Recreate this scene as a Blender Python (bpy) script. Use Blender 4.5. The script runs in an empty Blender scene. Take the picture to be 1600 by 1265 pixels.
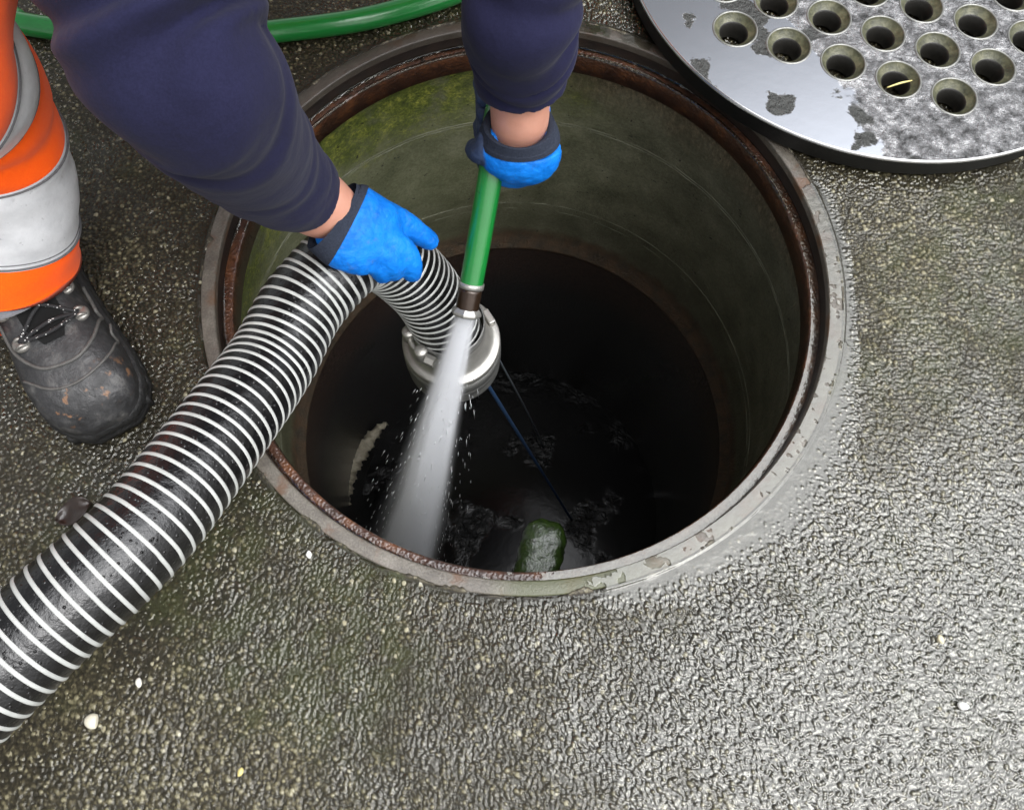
import bpy, bmesh, math, random
import numpy as np
from mathutils import Matrix, Vector
from mathutils.bvhtree import BVHTree

random.seed(7); RNG = np.random.default_rng(11)
scene = bpy.context.scene
COL = scene.collection
R = math.radians

# ------------------------------------------------------------------ camera
F_PX, TILT, ROLL = 1300.0, 0.33007, 0.04983          # focal length in px of a 1600 px wide frame
CAM = np.array([-0.0053, -0.4424, 0.8283])
_c, _s = math.cos(TILT), math.sin(TILT); _cr, _sr = math.cos(ROLL), math.sin(ROLL)
ROT = np.array([[1, 0, 0], [0, _c, -_s], [0, _s, _c]]) @ np.array([[_cr, -_sr, 0], [_sr, _cr, 0], [0, 0, 1]])
cam_d = bpy.data.cameras.new('camera'); cam = bpy.data.objects.new('camera', cam_d); COL.objects.link(cam)
cam.matrix_world = Matrix.Translation(Vector(CAM)) @ Matrix(ROT.tolist()).to_4x4()
cam_d.sensor_width = 36; cam_d.lens = 36 * F_PX / 1600; cam_d.clip_start = 0.02; cam_d.clip_end = 500
scene.camera = cam

# ------------------------------------------------------------------ sky, sun, exposure
SUN_AZ, SUN_EL = R(130), R(58)                        # from the right and behind the camera
w = bpy.data.worlds.new("World"); scene.world = w; w.use_nodes = True
nt = w.node_tree; nt.nodes.clear()
out = nt.nodes.new('ShaderNodeOutputWorld'); bg = nt.nodes.new('ShaderNodeBackground')
sky = nt.nodes.new('ShaderNodeTexSky'); sky.sky_type = 'NISHITA'; sky.sun_disc = False
sky.sun_elevation = SUN_EL; sky.sun_rotation = SUN_AZ
hs = nt.nodes.new('ShaderNodeHueSaturation'); hs.inputs['Saturation'].default_value = 0.13
tc = nt.nodes.new('ShaderNodeTexCoord')
dot = nt.nodes.new('ShaderNodeVectorMath'); dot.operation = 'DOT_PRODUCT'
sd = Vector((math.sin(SUN_AZ) * math.cos(SUN_EL), math.cos(SUN_AZ) * math.cos(SUN_EL), math.sin(SUN_EL)))
cloud_dir = Vector((0.40, 0.02, 0.90)).normalized()   # thin bright cloud overhead, to the right
dot.inputs[1].default_value = cloud_dir
cr = nt.nodes.new('ShaderNodeMapRange'); cr.interpolation_type = 'SMOOTHSTEP'
cr.inputs[1].default_value = 0.70; cr.inputs[2].default_value = 0.97
cr.inputs[3].default_value = 0.85; cr.inputs[4].default_value = 7.6
ml = nt.nodes.new('ShaderNodeVectorMath'); ml.operation = 'SCALE'
nt.links.new(tc.outputs['Generated'], dot.inputs[0]); nt.links.new(dot.outputs['Value'], cr.inputs[0])
nt.links.new(sky.outputs[0], hs.inputs['Color']); nt.links.new(hs.outputs[0], ml.inputs[0])
nt.links.new(cr.outputs[0], ml.inputs['Scale']); nt.links.new(ml.outputs[0], bg.inputs[0])
bg.inputs[1].default_value = 0.12; nt.links.new(bg.outputs[0], out.inputs[0])
sl = bpy.data.lights.new('sun', 'SUN'); sl.energy = 1.2; sl.angle = R(100); sl.color = (1, 0.97, 0.93)
so = bpy.data.objects.new('sun', sl); COL.objects.link(so)
so.rotation_euler = sd.to_track_quat('Z', 'Y').to_euler()
scene.view_settings.view_transform = 'Standard'; scene.view_settings.look = 'None'
scene.view_settings.gamma = 1; scene.view_settings.exposure = 0.38
scene.render.engine = 'CYCLES'
scene.cycles.volume_step_rate = 0.6; scene.cycles.max_bounces = 8; scene.cycles.volume_bounces = 5; scene.cycles.transparent_max_bounces = 16

# ------------------------------------------------------------------ helpers
def px(x, y, z):
    """the point at height z seen at pixel (x, y) of the 1600 px photograph"""
    d = ROT @ np.array([(x - 800) / F_PX, -(y - 632.5) / F_PX, -1.0])
    return CAM + d * ((z - CAM[2]) / d[2])

def tag(o, label=None, cat=None, group=None, kind=None):
    if label: o['label'] = label
    if cat: o['category'] = cat
    if group: o['group'] = group
    if kind: o['kind'] = kind
    return o

def empty(name, loc=(0, 0, 0)):
    o = bpy.data.objects.new(name, None); COL.objects.link(o); o.location = loc; o.empty_display_size = 0.05
    return o

class MB:
    def __init__(self): self.V = []; self.F = []; self.n = 0
    def add(self, V, F):
        V = np.asarray(V, float); self.V.append(V)
        self.F += [tuple(i + self.n for i in f) for f in F]; self.n += len(V); return self
    def mesh(self, name):
        me = bpy.data.meshes.new(name); me.from_pydata(np.concatenate(self.V).tolist(), [], self.F); me.update(); return me
    def build(self, name, m, parent=None, smooth=True, bevel=0):
        me = self.mesh(name)
        bm = bmesh.new(); bm.from_mesh(me); bmesh.ops.recalc_face_normals(bm, faces=bm.faces); bm.to_mesh(me); bm.free()
        if smooth: me.polygons.foreach_set('use_smooth', [True] * len(me.polygons))
        o = bpy.data.objects.new(name, me); COL.objects.link(o)
        if m: me.materials.append(m)
        if bevel:
            b = o.modifiers.new('b', 'BEVEL'); b.width = bevel; b.segments = 2; b.limit_method = 'ANGLE'
        if parent: attach(o, parent)
        return o

def attach(o, parent):
    o.parent = parent
    if parent.type == 'EMPTY' or True:
        pm = parent_matrix(parent); o.matrix_parent_inverse = pm.inverted()

def parent_matrix(p):
    m = p.matrix_basis.copy()
    if p.parent: m = parent_matrix(p.parent) @ p.matrix_parent_inverse @ m
    return m

def catmull(P, n):
    P = np.asarray(P, float)
    if len(P) == 2: return P[0] + (P[1] - P[0]) * np.linspace(0, 1, n)[:, None]
    Q = np.vstack([2 * P[0] - P[1], P, 2 * P[-1] - P[-2]])
    # dense evaluation, then even spacing
    D = []
    for i in range(1, len(Q) - 2):
        t = np.linspace(0, 1, 40, endpoint=False)[:, None]
        a, b, c, d = Q[i - 1], Q[i], Q[i + 1], Q[i + 2]
        D.append(.5 * (2 * b + (c - a) * t + (2 * a - 5 * b + 4 * c - d) * t ** 2 + (3 * b - a - 3 * c + d) * t ** 3))
    D = np.vstack(D + [Q[-2][None]])
    L = np.concatenate([[0], np.cumsum(np.linalg.norm(np.diff(D[:, :3], axis=0), axis=1))])
    s = np.linspace(0, L[-1], n)
    return np.stack([np.interp(s, L, D[:, k]) for k in range(D.shape[1])], 1)

def frames(P, up):
    T = np.gradient(P, axis=0); T /= np.linalg.norm(T, axis=1)[:, None]
    N = np.zeros_like(P); u = np.asarray(up, float)
    for i in range(len(P)):
        u = u - T[i] * (u @ T[i]); u /= np.linalg.norm(u); N[i] = u
    return T, N, np.cross(T, N)

def sweep(pts, rad, n=24, rings=None, up=(0, 0, 1), cap=True, mod=None, round_cap=False):
    """tube through pts; rad per point: r or (side, normal); mod(s, theta) adds to the radius"""
    pts = np.asarray(pts, float)
    rad = np.array([(r, r) if np.isscalar(r) else r for r in rad], float)
    if rings is None: rings = 4 * len(pts)
    Q = catmull(np.hstack([pts, rad]), rings)
    P, r = Q[:, :3], Q[:, 3:]
    if round_cap:
        P_s, r_s = P, r
        e = np.linalg.norm(np.diff(P, axis=0), axis=1).mean()
        def endcap(p, t, rr):
            k = np.array([0.5, 0.85, 1.0]); m = rr.min()
            return [(p + t * m * kk, rr * math.sqrt(max(1e-3, 1 - kk * kk))) for kk in k]
        t0 = P[0] - P[1]; t0 /= np.linalg.norm(t0); t1 = P[-1] - P[-2]; t1 /= np.linalg.norm(t1)
        a = endcap(P[0], t0, r[0])[::-1]; b = endcap(P[-1], t1, r[-1])
        P = np.vstack([[q[0] for q in a], P, [q[0] for q in b]]); r = np.vstack([[q[1] for q in a], r, [q[1] for q in b]])
        if round_cap == 'end': P, r = P[3:], r[3:]
    T, N, B = frames(P, up)
    th = np.linspace(0, 2 * np.pi, n, endpoint=False)
    s = np.linspace(0, 1, len(P))
    V = []
    for i in range(len(P)):
        a, b = r[i]
        off = mod(s[i], th) if mod is not None else 0
        V.append(P[i] + ((a + off) * np.cos(th))[:, None] * B[i] + ((b + off) * np.sin(th))[:, None] * N[i])
    V = np.vstack(V); F = []
    for i in range(len(P) - 1):
        for j in range(n):
            k = (j + 1) % n; F.append((i * n + j, i * n + k, (i + 1) * n + k, (i + 1) * n + j))
    if cap: F.append(tuple(range(n - 1, -1, -1))); F.append(tuple((len(P) - 1) * n + j for j in range(n)))
    return V, F

def lathe(prof, n=128, a0=0, a1=2 * np.pi, origin=(0, 0, 0), closed=False):
    full = abs(a1 - a0 - 2 * np.pi) < 1e-6
    th = np.linspace(a0, a1, n, endpoint=not full); m = len(prof)
    V = [[origin[0] + r * math.cos(t), origin[1] + r * math.sin(t), origin[2] + z] for t in th for r, z in prof]
    F = []
    for i in range(n if full else n - 1):
        k = (i + 1) % n
        for j in range(m if closed else m - 1):
            l = (j + 1) % m; F.append((i * m + j, k * m + j, k * m + l, i * m + l))
    return V, F

def box(c, s, M=None):
    c = np.array(c, float); s = np.array(s, float) / 2
    V = np.array([[x, y, z] for x in (-1, 1) for y in (-1, 1) for z in (-1, 1)]) * s
    if M is not None: V = V @ np.asarray(M).T
    return V + c, [(0, 1, 3, 2), (4, 6, 7, 5), (0, 4, 5, 1), (2, 3, 7, 6), (0, 2, 6, 4), (1, 5, 7, 3)]

def ball(c, r, n=16, M=None):
    r = np.array((r, r, r) if np.isscalar(r) else r, float); V = [[0, 0, 1]]; F = []; h = n // 2
    for i in range(1, h):
        a = math.pi * i / h
        for j in range(n): b = 2 * math.pi * j / n; V.append([math.sin(a) * math.cos(b), math.sin(a) * math.sin(b), math.cos(a)])
    V.append([0, 0, -1]); V = np.array(V) * r
    if M is not None: V = V @ np.asarray(M).T
    for j in range(n): F.append((0, 1 + j, 1 + (j + 1) % n))
    for i in range(h - 2):
        for j in range(n):
            a = 1 + i * n; F.append((a + j, a + n + j, a + n + (j + 1) % n, a + (j + 1) % n))
    e = len(V) - 1; a = 1 + (h - 2) * n
    for j in range(n): F.append((a + j, e, a + (j + 1) % n))
    return V + np.array(c, float), F

def fuse(name, mb, voxel, m, parent=None, smooth=6, factor=0.5, post=None):
    me = mb.mesh('tmp')
    bm = bmesh.new(); bm.from_mesh(me); bmesh.ops.recalc_face_normals(bm, faces=bm.faces); bm.to_mesh(me); bm.free()
    o = bpy.data.objects.new('tmp', me); COL.objects.link(o)
    r = o.modifiers.new('r', 'REMESH'); r.mode = 'VOXEL'; r.voxel_size = voxel
    s = o.modifiers.new('s', 'SMOOTH'); s.iterations = smooth; s.factor = factor
    dg = bpy.context.evaluated_depsgraph_get(); dg.update()
    me2 = bpy.data.meshes.new_from_object(o.evaluated_get(dg)); me2.name = name
    bpy.data.objects.remove(o); bpy.data.meshes.remove(me)
    if post: post(me2)
    me2.polygons.foreach_set('use_smooth', [True] * len(me2.polygons))
    me2.materials.clear(); me2.materials.append(m)
    ob = bpy.data.objects.new(name, me2); COL.objects.link(ob)
    if parent: attach(ob, parent)
    return ob

# ------------------------------------------------------------------ materials
class Mat:
    def __init__(self, name, base=(.5, .5, .5), rough=.5, metal=0, coat=0, coat_rough=.05, spec=.5):
        self.m = bpy.data.materials.new(name); self.m.use_nodes = True; self.nt = self.m.node_tree
        self.b = self.nt.nodes['Principled BSDF']
        self.b.inputs['Base Color'].default_value = (*base, 1); self.b.inputs['Roughness'].default_value = rough
        self.b.inputs['Metallic'].default_value = metal; self.b.inputs['Coat Weight'].default_value = coat
        self.b.inputs['Coat Roughness'].default_value = coat_rough; self.b.inputs['Specular IOR Level'].default_value = spec
        self.bumps = []
    def n(self, t, **kw):
        x = self.nt.nodes.new('ShaderNode' + t)
        for k, v in kw.items(): setattr(x, k, v)
        return x
    def link(self, a, b): self.nt.links.new(a, b)
    def put(self, sock, v):
        if hasattr(v, 'is_output'): self.link(v, sock)
        elif isinstance(v, (tuple, list)) and sock.type == 'RGBA' and len(v) == 3: sock.default_value = (*v, 1)
        else: sock.default_value = v
    def set(self, name, v): self.put(self.b.inputs[name], v)
    def obj(self): return self.n('TexCoord').outputs['Object']
    def pos(self): return self.n('NewGeometry').outputs['Position']
    def sep(self, v):
        s = self.n('SeparateXYZ'); self.link(v, s.inputs[0]); return s.outputs
    def attr(self, name): return self.n('Attribute', attribute_name=name).outputs['Fac']
    def scalev(self, v, s):
        m = self.n('Mapping'); self.link(v, m.inputs[0]); m.inputs['Scale'].default_value = s; return m.outputs[0]
    def noise(self, scale, detail=4, rough=.55, vec=None, dist=0):
        t = self.n('TexNoise'); t.inputs['Scale'].default_value = scale; t.inputs['Detail'].default_value = detail
        t.inputs['Roughness'].default_value = rough; t.inputs['Distortion'].default_value = dist
        self.link(vec if vec is not None else self.obj(), t.inputs['Vector']); return t.outputs['Fac']
    def voro(self, scale, feature='F1', out='Distance', vec=None):
        t = self.n('TexVoronoi', feature=feature); t.inputs['Scale'].default_value = scale
        self.link(vec if vec is not None else self.obj(), t.inputs['Vector']); return t.outputs[out]
    def ramp(self, fac, *stops):
        r = self.n('ValToRGB'); e = r.color_ramp.elements
        while len(e) < len(stops): e.new(.5)
        for i, (p, c) in enumerate(stops):
            e[i].position = p; e[i].color = (*((c, c, c) if np.isscalar(c) else c), 1)
        self.link(fac, r.inputs[0]); return r.outputs[0]
    def rng(self, fac, a, b, c=0.0, d=1.0, smooth=True):
        r = self.n('MapRange', interpolation_type='SMOOTHSTEP' if smooth else 'LINEAR')
        for i, v in enumerate((fac, a, b, c, d)): self.put(r.inputs[i], v)
        return r.outputs[0]
    def math(self, op, a, b=0.0):
        x = self.n('Math', operation=op); self.put(x.inputs[0], a); self.put(x.inputs[1], b); return x.outputs[0]
    def mix(self, fac, a, b, mode='MIX'):
        x = self.n('Mix', data_type='RGBA', blend_type=mode)
        self.put(x.inputs[0], fac); self.put(x.inputs[6], a); self.put(x.inputs[7], b); return x.outputs[2]
    def bump(self, h, strength=.5, dist=.002, coat=True):
        x = self.n('Bump'); x.inputs['Strength'].default_value = strength if not hasattr(strength, 'is_output') else 1
        if hasattr(strength, 'is_output'): self.link(strength, x.inputs['Strength'])
        x.inputs['Distance'].default_value = dist
        self.link(h, x.inputs['Height'])
        if self.bumps: self.link(self.bumps[-1].outputs[0], x.inputs['Normal'])
        self.bumps.append(x); self.link(x.outputs[0], self.b.inputs['Normal'])
        if coat: self.link(x.outputs[0], self.b.inputs['Coat Normal'])

def m_ground():
    M = Mat('wet_exposed_aggregate', rough=.5, coat=.38, coat_rough=.05, spec=.35)
    pale = M.attr('pale'); moss = M.attr('moss'); far = M.attr('far')
    vs_ = M.n('SeparateColor'); M.link(M.voro(190, out='Color', vec=M.pos()), vs_.inputs[0])
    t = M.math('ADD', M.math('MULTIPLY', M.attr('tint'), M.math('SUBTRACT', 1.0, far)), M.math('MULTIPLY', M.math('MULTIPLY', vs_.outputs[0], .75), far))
    M.bump(M.voro(190, vec=M.pos()), M.math('MULTIPLY', far, .6), .004)
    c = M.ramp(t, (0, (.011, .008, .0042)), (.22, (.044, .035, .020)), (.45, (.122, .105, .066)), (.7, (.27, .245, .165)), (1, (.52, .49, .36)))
    fine = M.noise(900, 3, .7, M.pos())
    c = M.mix(M.rng(fine, .3, .75), M.mix(.6, c, (.02, .018, .014)), c)
    c = M.mix(moss, c, M.mix(M.noise(260, 3, .6, M.pos()), (.012, .018, .004), (.085, .10, .028)))
    c = M.mix(pale, c, M.mix(M.noise(40, 1, .5, M.pos()), (.50, .46, .33), (.42, .41, .38)))
    M.set('Base Color', c); M.set('Coat Weight', M.rng(M.attr('wet'), .05, .35, .25, 1.0)); M.bump(M.noise(700, 5, .75, M.pos()), .8, .0012)
    return M.m

def m_water(name='water', ior=1.9, tint=(1, 1, 1)):
    m = bpy.data.materials.new(name); m.use_nodes = True; t = m.node_tree; t.nodes.clear()
    o = t.nodes.new('ShaderNodeOutputMaterial'); mx = t.nodes.new('ShaderNodeMixShader')
    tr = t.nodes.new('ShaderNodeBsdfTransparent'); tr.inputs[0].default_value = (.84, .83, .76, 1)
    gl = t.nodes.new('ShaderNodeBsdfGlossy'); gl.inputs['Roughness'].default_value = .045; gl.inputs[0].default_value = (*tint, 1)
    fr = t.nodes.new('ShaderNodeFresnel'); fr.inputs['IOR'].default_value = ior
    g = t.nodes.new('ShaderNodeNewGeometry'); n = t.nodes.new('ShaderNodeTexNoise'); n.inputs['Scale'].default_value = 140; n.inputs['Detail'].default_value = 4
    b = t.nodes.new('ShaderNodeBump'); b.inputs['Strength'].default_value = .22; b.inputs['Distance'].default_value = .002
    L = t.links.new
    L(g.outputs['Position'], n.inputs['Vector']); L(n.outputs['Fac'], b.inputs['Height'])
    L(b.outputs[0], gl.inputs['Normal']); L(b.outputs[0], fr.inputs['Normal'])
    at = t.nodes.new('ShaderNodeAttribute'); at.attribute_name = 'dry'; sb = t.nodes.new('ShaderNodeMath'); sb.operation = 'SUBTRACT'; sb.inputs[0].default_value = 1.0
    mu = t.nodes.new('ShaderNodeMath'); mu.operation = 'MULTIPLY'; L(at.outputs['Fac'], sb.inputs[1]); L(fr.outputs[0], mu.inputs[0]); L(sb.outputs[0], mu.inputs[1])
    L(mu.outputs[0], mx.inputs[0]); L(tr.outputs[0], mx.inputs[1]); L(gl.outputs[0], mx.inputs[2]); L(mx.outputs[0], o.inputs[0])
    return m

def m_rim():
    M = Mat('worn_cast_rim', rough=.4, coat=.5, coat_rough=.15)
    p = M.pos(); s = M.sep(p)
    c = M.ramp(M.math('ADD', M.math('MULTIPLY', M.noise(45, 5, .6, p), .5), M.math('MULTIPLY', M.noise(420, 4, .75, p), .5)), (.28, (.035, .028, .021)), (.5, (.105, .092, .074)), (.72, (.21, .19, .16)))
    c = M.mix(M.rng(M.noise(26, 4, .6, p), .52, .66), c, (.10, .055, .03))
    near = M.math('MULTIPLY', M.rng(s[1], -.30, -.335), M.rng(s[0], -.03, .02))
    c = M.mix(M.math('MULTIPLY', near, .75), c, (.055, .065, .02))
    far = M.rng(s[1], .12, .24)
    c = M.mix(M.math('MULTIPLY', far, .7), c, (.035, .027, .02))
    M.set('Base Color', c); M.bump(M.noise(420, 5, .7, p), .7, .0012)
    return M.m

def m_rust():
    M = Mat('wet_rusty_iron', rough=.38, coat=.9, coat_rough=.06)
    p = M.pos()
    c = M.ramp(M.noise(45, 6, .65, p), (.25, (.02, .010, .007)), (.5, (.062, .026, .014)), (.68, (.13, .05, .02)), (.85, (.19, .085, .035)))
    M.set('Base Color', c)
    v = M.voro(330, 'SMOOTH_F1', vec=p)
    M.bump(v, .75, .0016); M.bump(M.noise(700, 4, .7, p), .35, .0008)
    return M.m

def m_seat():
    M = Mat('dark_wet_iron', rough=.5, coat=.15, coat_rough=.2)
    p = M.pos(); M.set('Base Color', M.ramp(M.noise(60, 4, .6, p), (.3, (.006, .004, .003)), (.75, (.022, .012, .008))))
    M.bump(M.noise(400, 4, .7, p), .4, .001); return M.m

def m_shaft():
    M = Mat('mossy_shaft_concrete', rough=.6, coat=.18, coat_rough=.25)
    p = M.pos(); s = M.sep(p)
    st = M.scalev(p, (1, 1, .35))
    base = M.ramp(M.math('ADD', M.math('MULTIPLY', M.noise(18, 5, .62, p), .5), M.math('MULTIPLY', M.noise(200, 5, .75, p), .5)), (.33, (.075, .078, .048)), (.5, (.215, .22, .14)), (.66, (.37, .37, .26)))
    green = M.ramp(M.math('ADD', M.math('MULTIPLY', M.noise(45, 5, .7, p), .45), M.math('MULTIPLY', M.noise(240, 5, .75, p), .55)), (.34, (.022, .030, .004)), (.5, (.13, .17, .018)), (.64, (.50, .50, .08)))
    left = M.rng(M.math('ADD', s[0], M.math('MULTIPLY', M.noise(9, 3, .6, p), .25)), .30, -.02)       # moss on the left and far wall
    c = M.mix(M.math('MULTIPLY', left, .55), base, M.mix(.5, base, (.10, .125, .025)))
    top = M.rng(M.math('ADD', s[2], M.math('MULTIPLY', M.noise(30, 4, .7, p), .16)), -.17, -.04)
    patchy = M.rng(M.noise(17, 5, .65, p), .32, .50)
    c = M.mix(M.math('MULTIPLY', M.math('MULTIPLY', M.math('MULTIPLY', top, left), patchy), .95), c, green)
    c = M.mix(M.math('MULTIPLY', M.rng(s[0], .05, .30), .45), c, (.05, .042, .028))  # right wall browner, with its shade painted into the colour
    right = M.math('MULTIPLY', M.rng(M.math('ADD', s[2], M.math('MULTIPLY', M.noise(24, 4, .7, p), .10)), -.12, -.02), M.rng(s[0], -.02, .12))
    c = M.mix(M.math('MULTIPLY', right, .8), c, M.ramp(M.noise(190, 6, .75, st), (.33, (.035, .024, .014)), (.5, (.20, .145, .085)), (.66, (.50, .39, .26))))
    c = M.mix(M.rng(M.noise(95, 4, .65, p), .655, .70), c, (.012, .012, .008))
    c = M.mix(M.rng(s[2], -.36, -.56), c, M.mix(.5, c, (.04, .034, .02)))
    rustb = M.rng(M.math('ADD', s[2], M.math('MULTIPLY', M.noise(40, 3, .6, p), .03)), -.535, -.565)
    c = M.mix(M.math('MULTIPLY', rustb, .85), c, M.ramp(M.noise(50, 4, .6, p), (.3, (.02, .011, .006)), (.7, (.085, .04, .016))))
    M.set('Base Color', c)
    M.bump(M.noise(220, 6, .75, p), 1.0, .004); M.bump(M.noise(35, 4, .6, st), .4, .006)
    return M.m

def m_black_wall():
    M = Mat('black_sewage_coating', rough=.4, coat=1.0, coat_rough=.05)
    p = M.pos(); s_ = M.sep(p)
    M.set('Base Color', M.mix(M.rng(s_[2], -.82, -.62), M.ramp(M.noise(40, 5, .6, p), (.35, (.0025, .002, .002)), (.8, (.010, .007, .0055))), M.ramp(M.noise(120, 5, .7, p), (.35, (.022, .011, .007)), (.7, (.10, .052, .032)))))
    M.bump(M.noise(170, 6, .8, p), 1.0, .008); return M.m

def m_lid():
    M = Mat('wet_iron_cover', metal=.88)
    p = M.pos(); s = M.sep(p)
    n1 = M.noise(16, 4, .55, p); n2 = M.noise(120, 5, .65, p)
    # standing water on the low left side of the plate
    side = M.math('ADD', M.math('MULTIPLY', s[0], 1.0), M.math('MULTIPLY', s[1], .62))
    pud = M.rng(M.math('ADD', side, M.math('MULTIPLY', M.math('SUBTRACT', n1, .5), .16)), .520, .506)
    isl = M.math('MULTIPLY', M.rng(M.noise(21, 4, .5, p), .58, .615), M.math('MULTIPLY', M.rng(side, .30, .36), M.rng(side, .56, .53)))
    pud2 = M.math('MULTIPLY', pud, M.math('SUBTRACT', 1.0, isl))
    dull = M.ramp(M.noise(75, 5, .6, p), (.32, (.06, .06, .06)), (.52, (.26, .26, .265)), (.72, (.62, .62, .62)))
    c = M.mix(pud2, dull, (.43, .445, .475)); c = M.mix(isl, c, (.085, .087, .083))
    M.set('Base Color', c)
    M.set('Roughness', M.math('ADD', M.math('MULTIPLY', M.math('SUBTRACT', 1.0, pud2), M.rng(n2, .3, .7, .06, .24)), .07))
    M.bump(M.voro(150, 'SMOOTH_F1', vec=p), M.rng(pud2, 0, 1, .8, .0), .003); M.bump(M.noise(230, 5, .68, p), M.rng(pud2, 0, 1, 1.0, .0), .0034); M.bump(M.noise(45, 3, .5, p), M.rng(pud2, 0, 1, .5, .02), .004)
    return M.m

def m_dish():
    M = Mat('lichened_hole_rim', rough=.5, coat=.3, coat_rough=.15); p = M.pos()
    M.set('Base Color', M.ramp(M.noise(90, 5, .65, p), (.3, (.025, .027, .013)), (.5, (.075, .076, .040)), (.7, (.15, .145, .085)), (.85, (.09, .05, .025))))
    M.bump(M.noise(400, 4, .6, p), .5, .001); return M.m

def m_simple(name, base, rough=.5, coat=0, var=.25, scale=60, bump=.2, bscale=300, metal=0, bdist=.001, coat_rough=.05):
    M = Mat(name, rough=rough, coat=coat, metal=metal, coat_rough=coat_rough); v = M.obj()
    a = tuple(x * (1 - var) for x in base); b = tuple(min(1, x * (1 + var)) for x in base)
    M.set('Base Color', M.mix(M.noise(scale, 4, .6, v), a, b))
    if bump: M.bump(M.noise(bscale, 4, .6, v), bump, bdist)
    return M.m

def m_fabric(name, base, var=.2, weave=1400, strength=.25, rough=.9, soft=20, sheen=.3):
    M = Mat(name, rough=rough); v = M.obj()
    a = tuple(x * (1 - var) for x in base); b = tuple(x * (1 + var) for x in base)
    M.set('Base Color', M.mix(M.rng(M.noise(620, 3, .7, v), .35, .65), M.mix(M.noise(soft, 4, .65, v), a, b), M.mix(.35, M.mix(M.noise(soft, 4, .65, v), a, b), tuple(x * 1.7 for x in base)))); M.set('Sheen Weight', sheen); M.set('Specular IOR Level', .1)
    M.bump(M.noise(weave, 2, .6, v), strength, .0006); M.bump(M.noise(soft * 1.5, 3, .55, v), .35, .008)
    return M.m

def m_reflective():
    M = Mat('silver_reflective_tape', rough=.4, metal=.2); v = M.obj()
    c = M.ramp(M.noise(30, 5, .6, v), (.3, (.62, .63, .65)), (.55, (.80, .81, .83)), (.8, (.90, .91, .93)))
    c = M.mix(M.math('MULTIPLY', M.rng(M.noise(130, 4, .7, v), .62, .74), .6), c, (.25, .25, .25))
    M.set('Base Color', c); M.bump(M.noise(40, 4, .55, v), .3, .004); return M.m

def m_boot():
    M = Mat('scuffed_black_leather', rough=.45); v = M.obj(); s = M.sep(v)
    c = M.ramp(M.noise(38, 6, .68, v), (.3, (.010, .010, .0105)), (.55, (.03, .03, .031)), (.70, (.10, .097, .092)), (.86, (.21, .20, .185)))
    tan = M.math('MULTIPLY', M.rng(M.noise(90, 4, .6, v), .60, .68), M.math('MULTIPLY', M.rng(s[0], .246, .262), M.rng(s[2], .040, .055)))
    c = M.mix(M.math('MULTIPLY', tan, .8), c, (.19, .095, .045))
    M.set('Base Color', c); M.set('Roughness', M.rng(M.noise(50, 4, .6, v), .3, .7, .3, .62))
    M.bump(M.noise(140, 5, .65, v), .5, .0025); M.bump(M.noise(700, 3, .6, v), .25, .0006); return M.m

def m_lace():
    M = Mat('flecked_black_lace', rough=.8); v = M.obj()
    M.set('Base Color', M.ramp(M.voro(330, out='Distance', vec=v), (.16, (.62, .62, .6)), (.24, (.012, .012, .013)))); return M.m

def m_skin():
    M = Mat('skin', rough=.5); v = M.obj()
    M.set('Base Color', M.mix(M.noise(55, 4, .6, v), (.44, .20, .135), (.58, .30, .22)))
    M.set('Subsurface Weight', .12); M.set('Subsurface Radius', (.01, .004, .002)); M.set('Subsurface Scale', .4)
    M.bump(M.noise(500, 3, .6, v), .25, .0006); M.bump(M.noise(70, 3, .5, v), .2, .002); return M.m

def m_glove():
    M = Mat('blue_latex_glove', rough=.55, spec=.25); v = M.obj(); g = M.attr('grey')
    c = M.mix(M.rng(M.noise(38, 5, .65, v), .3, .65), (.0, .115, .47), (.004, .185, .68))
    c = M.mix(M.math('MULTIPLY', M.rng(M.noise(60, 5, .7, v), .56, .72), .5), c, (.06, .11, .20))
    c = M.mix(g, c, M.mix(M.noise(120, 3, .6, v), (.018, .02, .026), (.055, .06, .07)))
    M.set('Base Color', c); M.bump(M.noise(330, 3, .6, v), .3, .001); M.bump(M.noise(55, 4, .6, v), .55, .005); M.bump(M.noise(120, 3, .6, M.scalev(v, (1, .35, 1)), 1.5), .3, .002); return M.m

def m_knit():
    M = Mat('grey_knit_cuff', rough=.95); v = M.obj()
    M.set('Base Color', M.mix(M.noise(500, 2, .6, v), (.010, .013, .022), (.042, .050, .072))); M.set('Specular IOR Level', .15)
    M.bump(M.noise(700, 2, .6, v), .6, .001); return M.m

def m_hose_black():
    M = Mat('wet_black_rubber', rough=.34, coat=.5, coat_rough=.06, spec=.3); v = M.obj()
    M.set('Base Color', M.mix(M.noise(30, 4, .6, v), (.0022, .0022, .0024), (.0065, .0065, .007)))
    M.bump(M.noise(110, 4, .65, v), .45, .003); M.bump(M.rng(M.voro(170, vec=v), .26, .05), .6, .0015); return M.m

def m_hose_green():
    M = Mat('glossy_green_hose', rough=.28, coat=.7, coat_rough=.06); v = M.obj()
    c = M.mix(M.noise(18, 4, .6, v), (.004, .125, .020), (.010, .20, .036))
    c = M.mix(M.rng(M.noise(75, 4, .7, v), .66, .74), c, (.006, .06, .014))
    M.set('Base Color', c); M.bump(M.noise(160, 4, .6, v), .2, .001); return M.m

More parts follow.
